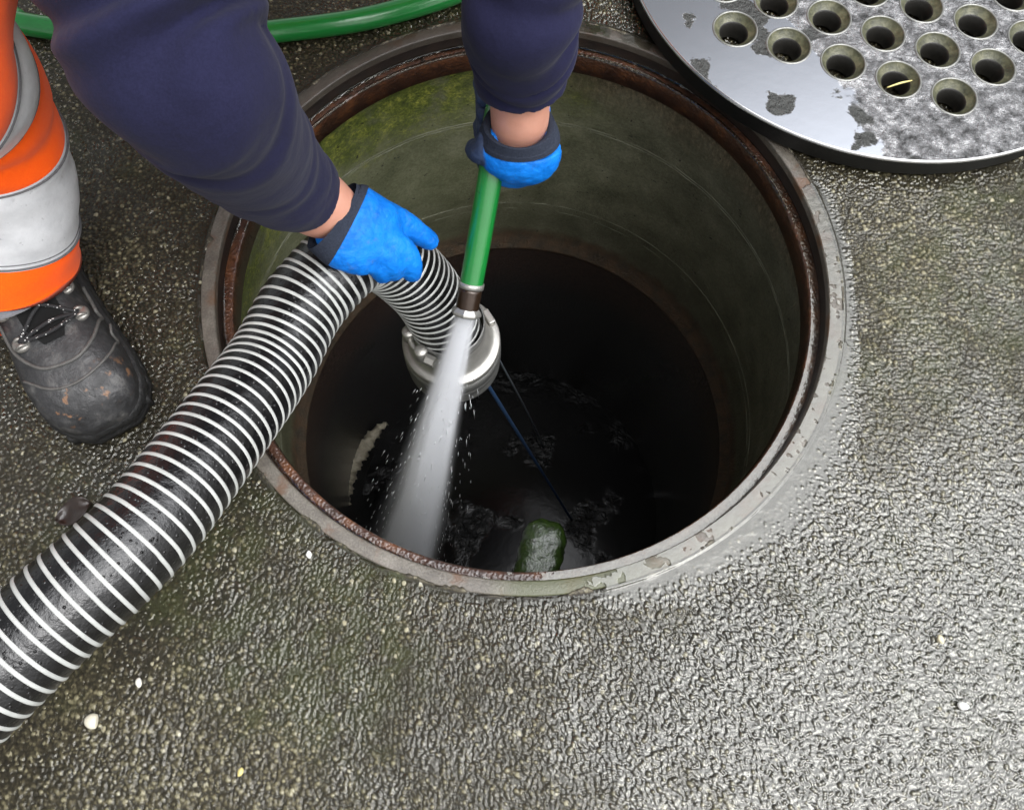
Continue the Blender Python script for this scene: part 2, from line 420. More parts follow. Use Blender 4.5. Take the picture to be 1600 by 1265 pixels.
def m_jet():
    m = bpy.data.materials.new('white_spray'); m.use_nodes = True; t = m.node_tree; t.nodes.clear(); L = t.links.new
    o = t.nodes.new('ShaderNodeOutputMaterial'); v = t.nodes.new('ShaderNodeVolumePrincipled')
    v.inputs['Color'].default_value = (.97, .98, 1, 1); v.inputs['Anisotropy'].default_value = 0.0
    tc = t.nodes.new('ShaderNodeTexCoord'); s = t.nodes.new('ShaderNodeSeparateXYZ'); L(tc.outputs['Object'], s.inputs[0])
    def mt(op, a, b=0.0):
        x = t.nodes.new('ShaderNodeMath'); x.operation = op
        for i, q in enumerate((a, b)):
            if hasattr(q, 'is_output'): L(q, x.inputs[i])
            else: x.inputs[i].default_value = q
        return x.outputs[0]
    d = mt('MULTIPLY', s.outputs[2], -1.0)
    rad = mt('ADD', mt('MULTIPLY', d, JET_K), JET_R0)
    rho = mt('SQRT', mt('ADD', mt('MULTIPLY', s.outputs[0], s.outputs[0]), mt('MULTIPLY', s.outputs[1], s.outputs[1])))
    q = mt('DIVIDE', rho, rad)
    q2 = mt('MAXIMUM', mt('SUBTRACT', 1.0, mt('MULTIPLY', q, q)), 0.0)
    fall = mt('ADD', mt('POWER', q2, 5.0), mt('MULTIPLY', mt('POWER', q2, 1.3), .03))
    fall_old = mt('POWER', mt('MAXIMUM', mt('SUBTRACT', 1.0, mt('MULTIPLY', q, q)), 0.0), 2.3)
    cb = t.nodes.new('ShaderNodeCombineXYZ')
    L(mt('DIVIDE', s.outputs[0], rad), cb.inputs[0]); L(mt('DIVIDE', s.outputs[1], rad), cb.inputs[1]); L(mt('MULTIPLY', d, .8), cb.inputs[2])
    n = t.nodes.new('ShaderNodeTexNoise'); n.inputs['Scale'].default_value = 3.4; n.inputs['Detail'].default_value = 4; L(cb.outputs[0], n.inputs['Vector'])
    streak = mt('MAXIMUM', mt('SUBTRACT', mt('MULTIPLY', n.outputs['Fac'], 5.0), 1.7), .10)
    dens = mt('MULTIPLY', mt('POWER', mt('DIVIDE', JET_R0, rad), 1.5), 1000.0)
    L(mt('MULTIPLY', mt('MULTIPLY', dens, fall), streak), v.inputs['Density'])
    L(v.outputs[0], o.inputs['Volume']); return m

# ------------------------------------------------------------------ ground (one sheet, real stones)
R_SEAT, R_CLEAR, H_SEAT, R_RIM = 0.340, 0.328, 0.0265, 0.3555

def hash2(ix, iy, k):
    v = np.sin(ix * 127.1 + iy * 311.7 + k * 74.7) * 43758.5453
    return v - np.floor(v)

def smooth(x, a, b):
    t = np.clip((x - a) / (b - a), 0, 1); return t * t * (3 - 2 * t)

def vnoise(x, y, s, k=0, octaves=4):
    out = 0; amp = 1; tot = 0
    for o in range(octaves):
        X, Y = x * s, y * s; ix, iy = np.floor(X), np.floor(Y); fx, fy = X - ix, Y - iy
        fx, fy = fx * fx * (3 - 2 * fx), fy * fy * (3 - 2 * fy)
        a = hash2(ix, iy, k + o); b = hash2(ix + 1, iy, k + o); c = hash2(ix, iy + 1, k + o); d = hash2(ix + 1, iy + 1, k + o)
        out = out + amp * (a + (b - a) * fx + (c - a) * fy + (a - b - c + d) * fx * fy); tot += amp; amp *= .55; s *= 2.03
    return out / tot

def stones(x, y, cell, hmin, hmax, k):
    ix, iy = np.floor(x / cell), np.floor(y / cell)
    best = np.zeros_like(x); tint = np.zeros_like(x); pale = np.zeros_like(x)
    for dx in (-1, 0, 1):
        for dy in (-1, 0, 1):
            jx, jy = ix + dx, iy + dy
            cx = (jx + .12 + .76 * hash2(jx, jy, k)) * cell; cy = (jy + .12 + .76 * hash2(jx, jy, k + 1)) * cell
            rr = cell * (.38 + .36 * hash2(jx, jy, k + 2)); hh = hmin + (hmax - hmin) * hash2(jx, jy, k + 3)
            an = hash2(jx, jy, k + 4) * np.pi; st = .72 + .28 * hash2(jx, jy, k + 6)
            ex = (x - cx) * np.cos(an) + (y - cy) * np.sin(an); ey = -(x - cx) * np.sin(an) + (y - cy) * np.cos(an)
            q = 1 - (ex / rr) ** 2 - (ey / (rr * st)) ** 2
            h = hh * np.maximum(q, 0) ** .62 + (q > 0) * (hash2(jx, jy, k + 9) - .5) * .62 * ex * np.minimum(1, np.maximum(q, 0) * 3)
            win = h > best
            best = np.where(win, h, best); tint = np.where(win, hash2(jx, jy, k + 7), tint)
            pale = np.where(win, (hash2(jx, jy, k + 8) > .993) * 1.0, pale)
    return best, tint, pale

NT = 3200
rs = np.concatenate([np.arange(.329, .335, .0013), np.arange(R_RIM, .80, .0011)])
rs_rim = np.arange(.3408, R_RIM - .0005, .0013)
rs_ground = np.arange(R_RIM, .80, .0011); rs_lap = np.arange(R_RIM - .0077, R_RIM - .0004, .0011)     # silt and moss lapping over the frame
far = [.802]
while far[-1] < 80: far.append(far[-1] * 1.16 + .002)
rs_all = np.concatenate([rs_lap, rs_ground, far])
TH = np.linspace(0, 2 * np.pi, NT, endpoint=False)

def polar_grid(rr):
    r, t = np.meshgrid(rr, TH, indexing='ij'); return r * np.cos(t), r * np.sin(t), r, t

def puddle(x, y, r, t):
    """how full of standing water: 0 dry, 1 just fills between the stones, above 1 covers them"""
    a = np.degrees((t + np.pi) % (2 * np.pi) - np.pi)
    wob = (vnoise(x, y, 26, 3) - .5)
    wide = .010 + .034 * np.exp(-((a + 38) / 16) ** 2) + .012 * np.exp(-((a + 62) / 14) ** 2)
    a_ = a + wob * 26 + (vnoise(x, y, 130, 33) - .5) * 7
    ring = smooth(a_, -77, -70) * (1 - smooth(a_, 19, 26))
    near = ring * smooth((R_RIM + wide - r) + wob * .03, -.012, .012)
    far_ring = smooth(a, 62, 70) * (1 - smooth(a, 92, 96)) * smooth((R_RIM + .010 - r) + wob * .03, -.010, .008) * .9
    u = smooth(x, -.12, .22) * smooth(-y, .10, .34)
    # share of the surface under water
    field = .085 + .155 * u * (.55 + .9 * vnoise(x, y, 7, 9)) + .05 * smooth(x, .15, .42) * smooth(-y, -.05, .25) + .10 * smooth(y, .25, .36) * smooth(x, -.30, -.05)
    field += .05 * smooth(x, .05, .3) * smooth(-y, .25, .45)
    field *= .42 + .75 * vnoise(x, y, 16, 14) + .3 * vnoise(x, y, 70, 15, 2)
    d_ = (r - R_RIM) / wide + wob * 1.3
    field = np.maximum(field, ring * np.clip(1.10 - .52 * np.maximum(d_, 0), 0, .985) * (d_ < 1.6))
    return np.maximum(field, 0), np.maximum(near, far_ring)

def ground_height(x, y, r, t):
    h1, t1, p1 = stones(x, y, .0046, .0006, .0023, 1); h2, t2, p2 = stones(x + .5, y + .3, .0030, .0004, .0018, 31)
    h = np.maximum(h1, h2); w = h1 >= h2
    tint = np.where(w, t1, t2 * .8); pale = np.where(w, p1, p2)
    a = np.degrees((t + np.pi) % (2 * np.pi) - np.pi)
    big = vnoise(x, y, 5, 20) - .5
    base = -.0012 + .0022 * big * smooth(r, .36, .45)
    field, near = puddle(x, y, r, t)
    flat = 1 - smooth(r, R_RIM + .002, R_RIM + .012) * (1 - .35 * near)       # cement haunching and silt round the frame
    film = smooth(vnoise(x, y, 26, 91, 4) + 2.4 * field, .20, .30)          # here every stone wears a skin of water
    hs = base + h * (1 - .75 * flat)
    hn = h * (.72 + .56 * vnoise(x, y, 900, 77, 2)) + .0006 * (vnoise(x, y, 420, 78, 2) - .5) + .0008 * (hash2(np.round(x * 8e3), np.round(y * 8e3), 5) - .5)
    h = base + (hn + (h - hn) * film * .9) * (1 - .75 * flat)
    lap = -.0032 + .0050 * smooth((vnoise(x, y, 55, 101, 4) - .5) * 2.4 + (r - (R_RIM - .0035)) / .007, .05, .75) + .0006 * (vnoise(x, y, 420, 78, 2) - .5)
    lk = 1 - smooth(r, R_RIM - .0005, R_RIM + .003)
    h = h * (1 - lk) + lap * lk; hs = np.where(lk > .02, np.minimum(hs, h), hs)
    fade = smooth(r, .80, 2.0)
    return h * (1 - fade), tint * (1 - flat * .45), pale * (1 - near), field, near, base, hs, film

x, y, r, t = polar_grid(rs_all)
h, tint, pale, field, near, _, _, _ = ground_height(x, y, r, t)
moss = smooth(vnoise(x, y, 9, 40) + .35 * np.exp(-(((x + .22) / .14) ** 2 + ((y + .30) / .10) ** 2)) + .16 * np.exp(-(((x - .50) / .12) ** 2 + ((y - .05) / .16) ** 2))
              + .12 * np.exp(-(((x + .25) / .18) ** 2 + ((y + .44) / .07) ** 2)), .50, .85) * (.25 + .75 * (h < .0008)) * (.15 + .75 * smooth(vnoise(x, y, 55, 61), .35, .65)) * .62
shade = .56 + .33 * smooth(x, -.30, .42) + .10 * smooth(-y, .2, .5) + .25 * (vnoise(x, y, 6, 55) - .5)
tint = np.clip((tint * .95 + shade * .66 - .30) * (.12 + .88 * smooth(h, -.0008, .0012)), 0, 1)  # low gaps between stones darkened, their shade painted into the tint by height

def grid_mesh(name, X, Y, Z, keep=None):
    nr, nt_ = X.shape
    co = np.stack([X, Y, Z], -1).reshape(-1, 3)
    i = np.arange(nr - 1)[:, None] * nt_; j = np.arange(nt_)[None]; k = (j + 1) % nt_
    q = np.stack([i + j, i + nt_ + j, i + nt_ + k, i + k], -1).reshape(-1, 4)
    if keep is not None:
        kp = keep.reshape(-1); q = q[kp[q].sum(1) >= 3]
        used = np.zeros(len(co), bool); used[q.ravel()] = True
        idx = np.cumsum(used) - 1; co = co[used]; q = idx[q]
    else: used = None
    me = bpy.data.meshes.new(name); me.vertices.add(len(co)); me.vertices.foreach_set('co', co.astype(np.float32).ravel())
    me.loops.add(len(q) * 4); me.loops.foreach_set('vertex_index', q.astype(np.int32).ravel())
    me.polygons.add(len(q)); me.polygons.foreach_set('loop_start', (np.arange(len(q)) * 4).astype(np.int32))
    me.polygons.foreach_set('use_smooth', np.ones(len(q), bool)); me.update(calc_edges=True); me.validate()
    return me, used

me, _ = grid_mesh('ground', x, y, h)
farv = smooth(r, .785, .82); pale = pale * (1 - farv); moss = moss * (1 - farv)
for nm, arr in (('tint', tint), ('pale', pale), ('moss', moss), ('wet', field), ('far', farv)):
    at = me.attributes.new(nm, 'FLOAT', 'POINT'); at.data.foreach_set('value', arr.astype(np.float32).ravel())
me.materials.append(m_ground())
ground = bpy.data.objects.new('ground', me); COL.objects.link(ground)
tag(ground, 'wet exposed aggregate concrete paving around the open manhole', 'ground', kind='structure')

WATER = m_water('standing_water', 1.83, (1, 1, .95))
rr = np.concatenate([rs_rim, rs_ground]); x, y, r, t = polar_grid(rr)
gh, _, _, field, near, base, hs, film = ground_height(x, y, r, t)
on_rim = r < R_RIM; gh = np.where(on_rim, np.maximum(gh, 0.0), gh)
rel = (gh - base)[(r > .40) & (r < .7)]; qs = np.linspace(0, 1, 101); qv = np.quantile(rel, qs)
lev = base + np.interp(field, qs, qv)
lev_n = np.where((near > .35) & (r < R_RIM + .003), .0015, -.01)
depth_ = np.maximum(lev - gh, 0)
lev = lev + .0004 * np.exp(-depth_ / .0004) - .0003          # the film climbs a little against every stone
lev = np.maximum(lev, np.where(film > .5, hs + .0003, -.01))
z = np.maximum(np.where(on_rim, -.01, lev), lev_n)
holes = ((vnoise(x, y, 150, 70) > .72) | (vnoise(x, y, 45, 71) > .70)) & on_rim
me, used_ = grid_mesh('water', x, y, z, (z > gh) & ~holes)
dry = 1 - np.clip(.20 + 3.5 * (field - .05) + .7 * (vnoise(x, y, 30, 95, 3) - .5), .10, .85); dry = np.where(on_rim, 0, dry).reshape(-1)[used_]       # where the skin of water has thinned to a dull damp
at = me.attributes.new('dry', 'FLOAT', 'POINT'); at.data.foreach_set('value', dry.astype(np.float32))
me.materials.append(WATER); o = bpy.data.objects.new('water', me); COL.objects.link(o)
tag(o, 'thin standing water between the stones and round the manhole rim', 'water', kind='structure')

# ------------------------------------------------------------------ manhole: frame, shaft, bottom
frame = tag(empty('cast_frame', (0, 0, -.03)), 'round rusty iron manhole frame set flush in the paving', 'manhole frame')
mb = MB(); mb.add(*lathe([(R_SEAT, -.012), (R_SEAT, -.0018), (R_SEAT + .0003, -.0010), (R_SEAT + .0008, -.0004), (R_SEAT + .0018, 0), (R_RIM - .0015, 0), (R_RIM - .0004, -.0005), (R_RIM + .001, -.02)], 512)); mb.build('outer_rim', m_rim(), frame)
mb = MB(); mb.add(*lathe([(R_SEAT + .0002, -.0018), (R_SEAT - .0004, -H_SEAT + .001)], 512)); mb.build('seat_wall', m_seat(), frame)
mb = MB(); mb.add(*lathe([(R_SEAT, -H_SEAT - .0006), (R_SEAT - .0015, -H_SEAT), (R_CLEAR + .0030, -H_SEAT), (R_CLEAR + .0018, -H_SEAT - .0003), (R_CLEAR + .0008, -H_SEAT - .0011), (R_CLEAR + .0002, -H_SEAT - .0022), (R_CLEAR, -H_SEAT - .0036), (R_CLEAR, -.058), (R_CLEAR + .012, -.062)], 512))
mb.build('seat_ring', m_rust(), frame)
# water clinging in the corner between ledge and seat wall, and along the ledge's inner edge
def wet_line(prof, spans, name):
    mb = MB()
    for a0_, a1_ in spans:
        n_ = int((a1_ - a0_) * 3); th_ = np.radians(np.linspace(a0_, a1_, n_)); m_ = len(prof)
        k_ = (.55 + .9 * vnoise(np.cos(th_) * 30 + 50, np.sin(th_) * 30 + 50, 1.0, 3)) * np.minimum(1, np.minimum(np.arange(n_), np.arange(n_)[::-1]) / 12)
        V = [(c0 + d0 * kk) for t_, kk in zip(th_, k_) for c0, d0 in [(np.array([p_[0] * math.cos(t_), p_[0] * math.sin(t_), p_[1]]), np.array([p_[2] * math.cos(t_), p_[2] * math.sin(t_), p_[3]])) for p_ in prof]]
        mb.add(V, [(i * m_ + j, i * m_ + m_ + j, i * m_ + m_ + j + 1, i * m_ + j + 1) for i in range(n_ - 1) for j in range(m_ - 1)])
    me = mb.mesh(name); me.polygons.foreach_set('use_smooth', [True] * len(me.polygons)); me.materials.append(WATER)
    o = bpy.data.objects.new('water', me); COL.objects.link(o); return o
zc = -H_SEAT + .0004
o = wet_line([(R_SEAT - .0006, zc, 0, .0034), (R_SEAT - .0006, zc, -.0005, .0018), (R_SEAT - .0006, zc, -.0013, .0008), (R_SEAT - .0006, zc, -.0028, .0001)], [(52, 176), (182, 262)], 'water')
tag(o, 'thin bright line of water in the corner of the frame ledge', 'water', kind='structure')
ze = -H_SEAT + .0003
o = wet_line([(R_CLEAR + .0022, ze, .0018, 0), (R_CLEAR + .0022, ze, .0009, .0007), (R_CLEAR + .0022, ze, 0, .0009), (R_CLEAR + .0012, ze, -.0004, .0003), (R_CLEAR + .0006, ze - .001, -.0006, .0001), (R_CLEAR + .0002, ze - .002, -.0004, 0)], [(20, 96), (99, 131), (134, 172)], 'water')
tag(o, 'beaded line of water along the inner edge of the frame ledge', 'water', kind='structure')
# film of water lying on the right half of the ledge
xr = np.linspace(R_CLEAR + .0012, R_SEAT - .0006, 14); x, y, r, t = polar_grid(xr)
a = np.degrees((t + np.pi) % (2 * np.pi) - np.pi)
q = smooth(a, -86, -76) * (1 - smooth(a + (r - .334) * 900, 24, 34)) + .75 * (vnoise(x, y, 60, 5) - .5) * (smooth(a, -150, -120) * (1 - smooth(a, -70, -60)) + smooth(a, 95, 110) * (1 - smooth(a, 178, 180)) + smooth(a, -180, -150) * (a < -150)) * 1.5 \
    + .9 * smooth(a, 30, 60) * (1 - smooth(a, 150, 165)) * ((r > R_SEAT - .0022) | (r < R_CLEAR + .0030)) * (vnoise(x, y, 40, 8) > .36)
me, _ = grid_mesh('water', x, y, np.full_like(x, -H_SEAT + .0011), q > .22)
me.materials.append(WATER); o = bpy.data.objects.new('water', me); COL.objects.link(o)
tag(o, 'wet film of water on the rusty ledge inside the manhole frame', 'water', kind='structure')

shaft = tag(empty('manhole_shaft', (0, 0, -.6)), 'round mossy concrete manhole shaft going down into the dark', 'manhole shaft')
prof = [(.333, -.0585), (.345, -.066), (.3535, -.10), (.3605, -.16), (.3675, -.22), (.3725, -.28), (.3785, -.36), (.384, -.43), (.3880, -.49), (.390, -.53), (.389, -.56), (.384, -.592), (.372, -.600), (.371, -.604)]
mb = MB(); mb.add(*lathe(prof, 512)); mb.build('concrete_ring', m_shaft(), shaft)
SEAMM = m_simple('pale_mould_seam', (.21, .215, .155), .6, .1, .45, 60, .6, 200)
for r_, z_, h_ in ((.3667, -.213, .0014), (.3674, -.219, .0008), (.3866, -.468, .0012), (.3882, -.489, .0013)):
    mb = MB(); mb.add(*lathe([(r_ + .0012, z_ + h_ * 1.3), (r_ - .0006, z_ + h_ * .5), (r_ - .0006, z_ - h_ * .5), (r_ + .0016, z_ - h_ * 1.3)], 512))
    Vv = mb.V[0]; aa_ = np.arctan2(Vv[:, 1], Vv[:, 0]); nn_ = vnoise(np.cos(aa_) * 14 + 30, np.sin(aa_) * 14 + 30, 1.0, int(-z_ * 1000)); kk_ = 1 + (nn_ - .42)[:, None] * np.array([[.0045, .0045, 0]]); mb.V[0] = Vv * kk_ + np.array([0, 0, 1]) * ((vnoise(np.cos(aa_) * 9 + 70, np.sin(aa_) * 9 + 70, 1.0, 3) - .5) * .003)[:, None]
    mb.build('mould_seam', SEAMM, shaft)
BLACK = m_black_wall()
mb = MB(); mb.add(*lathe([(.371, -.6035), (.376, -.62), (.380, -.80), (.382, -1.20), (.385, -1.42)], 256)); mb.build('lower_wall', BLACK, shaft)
# pale worn edge of the benching, left side
pts = [px(*p) for p in ((522, 830, -1.12), (530, 795, -1.12), (545, 740, -1.12), (568, 700, -1.12), (588, 674, -1.12), (604, 660, -1.12))]
mb = MB(); mb.add(*sweep(pts, [.020, .020, .018, .017, .010, .003], 12, 60, mod=lambda s, th: .004 * np.sin(th * 3 + s * 60) + .003 * np.sin(s * 140 + th)))
mb.build('benching_edge', m_simple('worn_pale_concrete', (.30, .27, .20), .5, .3, .5, 70, .8, 120, bdist=.006), shaft)
M = Mat('black_sewage', base=(.003, .003, .003), rough=.16, coat=.04, spec=.2); p = M.pos(); M.bump(M.noise(38, 5, .6, p, .6), M.rng(M.noise(7, 2, .5, p), .50, .66, .02, .6), .016)
me = bpy.data.meshes.new('sewage'); V, F = lathe([(.001, 0), (.2, 0), (.386, 0)], 96, origin=(0, 0, -1.30)); me.from_pydata(V, [], F)
me.materials.append(M.m); o = bpy.data.objects.new('sewage_water', me); COL.objects.link(o)
tag(o, 'black water lying at the bottom of the manhole shaft', 'water', kind='structure')
# mossy step sticking out of the near wall just below the frame
c0, c1 = np.array(px(834, 910, -.33)), np.array(px(848, 852, -.33)); d = c1 - c0; d /= np.linalg.norm(d)
c0 = c0 - d * .05
sd_ = np.array([d[1], -d[0], 0]); up_ = np.array([0, 0, 1.0])
mb = MB(); mb.add(*sweep([c0, c0 + d * .05, c0 + d * .10, c1, c1 + d * .022, c1 + d * .034], [(.028, .024), (.029, .025), (.030, .026), (.030, .026), (.026, .022), (.013, .012)], 20, 40,
                        mod=lambda s, th: .006 * np.abs(np.sin(2 * th)) ** 1.5 + .0015 * np.sin(5 * th + 30 * s)))
M = Mat('wet_moss', rough=.4, coat=1, coat_rough=.08); v = M.pos()
M.set('Base Color', M.ramp(M.noise(120, 5, .7, v), (.3, (.004, .012, .0015)), (.6, (.020, .044, .004)), (.85, (.05, .08, .010)))); M.bump(M.noise(150, 4, .6, v), .5, .004)
step = mb.build('mossy_step', M.m); tag(step, 'blunt moss covered step poking out below the near manhole rim', 'step')

# ------------------------------------------------------------------ iron cover lying beside the hole
LC = np.array([.4386, .4803, .0]); LR, LT, LB = .335, .033, .003
lid = tag(empty('manhole_cover', LC), 'wet grey iron manhole cover full of round holes', 'manhole cover')
u, v_ = np.array([.0633, -.0208]), np.array([.0116, -.0667]); o0 = np.array([-.072, -.201])
HC = [o0 + i * u + j * v_ for i in range(-8, 9) for j in range(-9, 9)]
HC = [c for c in HC if np.hypot(*c) < .262]
bm = bmesh.new(); RO, RI = .0255, .0155
def ring(bm, cx, cy, rad, z, n, ph=0): return [bm.verts.new((cx + rad * math.cos(2 * math.pi * k / n + ph), cy + rad * math.sin(2 * math.pi * k / n + ph), z)) for k in range(n)]
E_ = []; outer = ring(bm, 0, 0, LR - .002, 0, 240)
for ri in [outer] + [ring(bm, c[0], c[1], RO, 0, 36) for c in HC]:
    for k in range(len(ri)): E_.append(bm.edges.new((ri[k], ri[(k + 1) % len(ri)])))
bmesh.ops.triangle_fill(bm, use_beauty=True, use_dissolve=False, edges=E_)
bmesh.ops.recalc_face_normals(bm, faces=bm.faces)
for f in bm.faces:
    if f.normal.z < 0: f.normal_flip()
me = bpy.data.meshes.new('plate'); bm.to_mesh(me); bm.free()
me.transform(Matrix.Translation(Vector((LC[0], LC[1], LT))))
LIDM = m_lid(); me.materials.append(LIDM)
o = bpy.data.objects.new('top_plate', me); COL.objects.link(o); attach(o, lid)
mb = MB(); mb.add(*lathe([(LR + .0004, LT - .0030), (LR - .0006, LT - .005), (LR - .003, LB + .002), (LR - .006, LB)], 240, origin=(LC[0], LC[1], 0)))
MB().add(*lathe([(LR - .0020, LT), (LR - .0012, LT - .0002), (LR - .0004, LT - .0008), (LR + .0002, LT - .0018), (LR + .0004, LT - .0030)], 240, origin=(LC[0], LC[1], 0))).build('rounded_lip', m_simple('wet_bright_iron', (.5, .5, .5), .2, .3, .3, 60, .1, 300, metal=.85), lid)
mb.build('edge', m_simple('dark_wet_cast_iron', (.004, .004, .0035), .6, .0, .4, 60, .5, 300), lid)
V, F = lathe([(RO + .0022, LT + .0001), (RO + .0014, LT + .0008), (RO + .0004, LT + .0009), (RO - .0004, LT + .0001), (RO - .0008, LT - .0008), (RO - .002, LT - .003), (RI + .0022, LT - .0070), (RI + .0006, LT - .0085), (RI, LB)], 36)
V = np.array(V); me = bpy.data.meshes.new('vent_hole'); me.from_pydata(V.tolist(), [], F); me.polygons.foreach_set('use_smooth', [True] * len(me.polygons)); me.materials.append(m_dish()); me.materials.append(m_simple('black_hole_wall', (.012, .011, .009), .5, .3, .4, 90, .5, 300)); me.materials.append(m_simple('worn_hole_lip', (.20, .20, .185), .38, .3, .5, 120, .4, 500, metal=.7))
for p_ in me.polygons: p_.material_index = (2, 2, 2, 0, 0, 0, 1, 1)[p_.index % 8]
bm = bmesh.new(); bm.from_mesh(me); bmesh.ops.recalc_face_normals(bm, faces=bm.faces); bmesh.ops.reverse_faces(bm, faces=bm.faces); bm.to_mesh(me); bm.free()
for c in HC:
    o = bpy.data.objects.new('vent_hole', me); COL.objects.link(o); o.location = (LC[0] + c[0], LC[1] + c[1], 0); attach(o, lid)
a, b = px(1386, 137, LT - .006), px(1425, 126, LT - .004)
mb = MB(); mb.add(*sweep([a, (np.array(a) + b) / 2 + [0, 0, .0015], b], [.0009, .0013, .0007], 6, 10))
tag(mb.build('grass_straw', m_simple('dry_straw', (.62, .55, .22), .6)), 'short yellow straw caught across a hole of the iron cover', 'straw')

# ------------------------------------------------------------------ suction hose
HR = .0430
HP = [px(-520, 1560, .055), px(-260, 1300, .115), px(-87, 1126, .135), px(69.5, 974.5, .135), px(227, 826, .120), px(361, 653, .078), px(426, 562, .046), px(483, 464, .034)]
p_ap = px(572, 390, .022); p_dn = px(656, 444, -.075); p_co = px(702, 520, -.175)
HP += [p_ap, p_dn, p_co, p_co + np.array([.001, .001, -.03])]
HP = np.array(HP); HPd = catmull(HP, 500)
hose = tag(empty('suction_hose', HPd[0]), 'thick black suction hose with white spiral rib held over the manhole', 'suction hose')
mb = MB(); mb.add(*sweep(HP, [HR] * len(HP), 64, 900, up=(0, 0, 1), mod=lambda s, th: 0 * th)); mb.build('hose_wall', m_hose_black(), hose)
P = catmull(HP, 9000); T, N, B = frames(P, (0, 0, 1)); L = np.concatenate([[0], np.cumsum(np.linalg.norm(np.diff(P, axis=0), axis=1))])
PITCH = .0118
ph = 2 * np.pi * L / PITCH
nstep = int(L[-1] / PITCH * 72); si = np.linspace(0, L[-1] - .002, nstep)
Pi = np.stack([np.interp(si, L, P[:, k]) for k in range(3)], 1); Ni = np.stack([np.interp(si, L, N[:, k]) for k in range(3)], 1); Bi = np.stack([np.interp(si, L, B[:, k]) for k in range(3)], 1); Ti = np.stack([np.interp(si, L, T[:, k]) for k in range(3)], 1)
an = 2 * np.pi * si / PITCH; rd = np.cos(an)[:, None] * Bi + np.sin(an)[:, None] * Ni
cs = [(-.0020, -.0006), (-.0017, .0003), (-.0008, .0008), (.0008, .0008), (.0017, .0003), (.0020, -.0006)]
V = np.stack([Pi + rd * (HR + b_) + Ti * a_ for a_, b_ in cs], 1).reshape(-1, 3)
F = [(i * 6 + j, i * 6 + j + 1, i * 6 + 7 + j, i * 6 + 6 + j) for i in range(nstep - 1) for j in range(5)]
mb = MB(); mb.add(V, F); mb.build('spiral_rib', m_simple('white_plastic_rib', (.41, .42, .40), .4, .3, .35, 55, .2, 240), hose)
# aluminium coupling at the lower end (vertical axis)
ALU = m_simple('worn_aluminium', (.40, .39, .36), .42, .1, .35, 70, .35, 260, metal=.75)
ALUD = m_simple('dull_dark_aluminium', (.20, .20, .19), .45, .2, .5, 90, .5, 200, metal=.6)
cx, cy, cz = p_co[0] + .001, p_co[1] + .002, p_co[2]
coup = MB(); coup.add(*lathe([(.0455, .012), (.0468, .010), (.0468, -.006), (.050, -.012), (.0535, -.022), (.0595, -.026), (.0645, -.026), (.0660, -.028), (.0660, -.036), (.0630, -.040), (.058, -.041)], 96, origin=(cx, cy, cz))).build('coupling_flange', ALU, hose)
coup = MB(); coup.add(*lathe([(.0605, -.040), (.0655, -.043), (.0668, -.046), (.0668, -.060), (.0650, -.063), (.0668, -.066), (.0668, -.071), (.0640, -.075), (.0640, -.092), (.0655, -.096), (.0640, -.100), (.057, -.103), (.050, -.103), (.048, -.095)], 96, origin=(cx, cy, cz))).build('coupling_ring', ALUD, hose)
for k, ang in enumerate((33, 150, 268)):
    aa = R(ang); M3 = np.array([[math.cos(aa), -math.sin(aa), 0], [math.sin(aa), math.cos(aa), 0], [0, 0, 1]])
    MB().add(*box((cx + .058 * math.cos(aa), cy + .058 * math.sin(aa), cz - .020), (.009, .022, .013), M3)).build('locking_lug', ALU, hose, False, .0015)
clamp = MB().add(*lathe([(HR + .0016, .030), (HR + .0034, .029), (HR + .0034, .013), (HR + .0016, .012)], 72, origin=(cx, cy, cz))).build('hose_clamp', ALUD, hose)
def rotz(a): return np.array([[math.cos(a), -math.sin(a), 0], [math.sin(a), math.cos(a), 0], [0, 0, 1]])
for ang in (198, 232):
    aa = R(ang); c = (cx + (HR + .010) * math.cos(aa), cy + (HR + .010) * math.sin(aa))
    V, F = lathe([(.0001, .012), (.0075, .012), (.0085, .010), (.0085, -.010), (.0075, -.012), (.0001, -.012)], 20, origin=(c[0], c[1], cz + .021)); MB().add(V, F).build('trunnion', ALU, clamp)
a0, a1 = R(186), R(248); rb = HR + .012
MB().add(*sweep([(cx + rb * math.cos(a), cy + rb * math.sin(a), cz + .021) for a in (a0, (a0 + a1) / 2, a1)], [.0036] * 3, 10, 12)).build('clamp_bolt', ALU, clamp)
V, F = lathe([(.0001, .006), (.0072, .006), (.0072, -.006), (.0001, -.006)], 6, origin=(0, 0, 0)); V = np.array(V) @ np.array([[0, 0, 1], [0, 1, 0], [-1, 0, 0]]).T @ rotz(R(248) + math.pi / 2).T
MB().add(V + [cx + rb * math.cos(a1), cy + rb * math.sin(a1), cz + .021], F).build('nut', ALU, clamp, False)
# ropes that hang from the coupling into the dark
a = np.array([cx + .045, cy - .035, cz - .075]); e = px(893, 812, -1.25)
MB().add(*sweep([a, a + (e - a) * .5 + [0, .004, -.01], e], [.0030] * 3, 8, 30)).build('rope', m_simple('blue_rope', (.006, .03, .08), .7)).name = 'blue_rope'
tag(bpy.data.objects['blue_rope'], 'blue rope running down from the hose coupling into the shaft', 'rope')
a = np.array([cx + .062, cy - .006, cz - .062]); e = px(850, 700, -1.2)
o = MB().add(*sweep([a, a + (e - a) * .5 + [0, .006, 0], e], [.0016] * 3, 6, 30)).build('thin_cord', m_simple('grey_cord', (.05, .06, .07), .7)); tag(o, 'thin grey cord hanging from the right side of the coupling', 'cord')

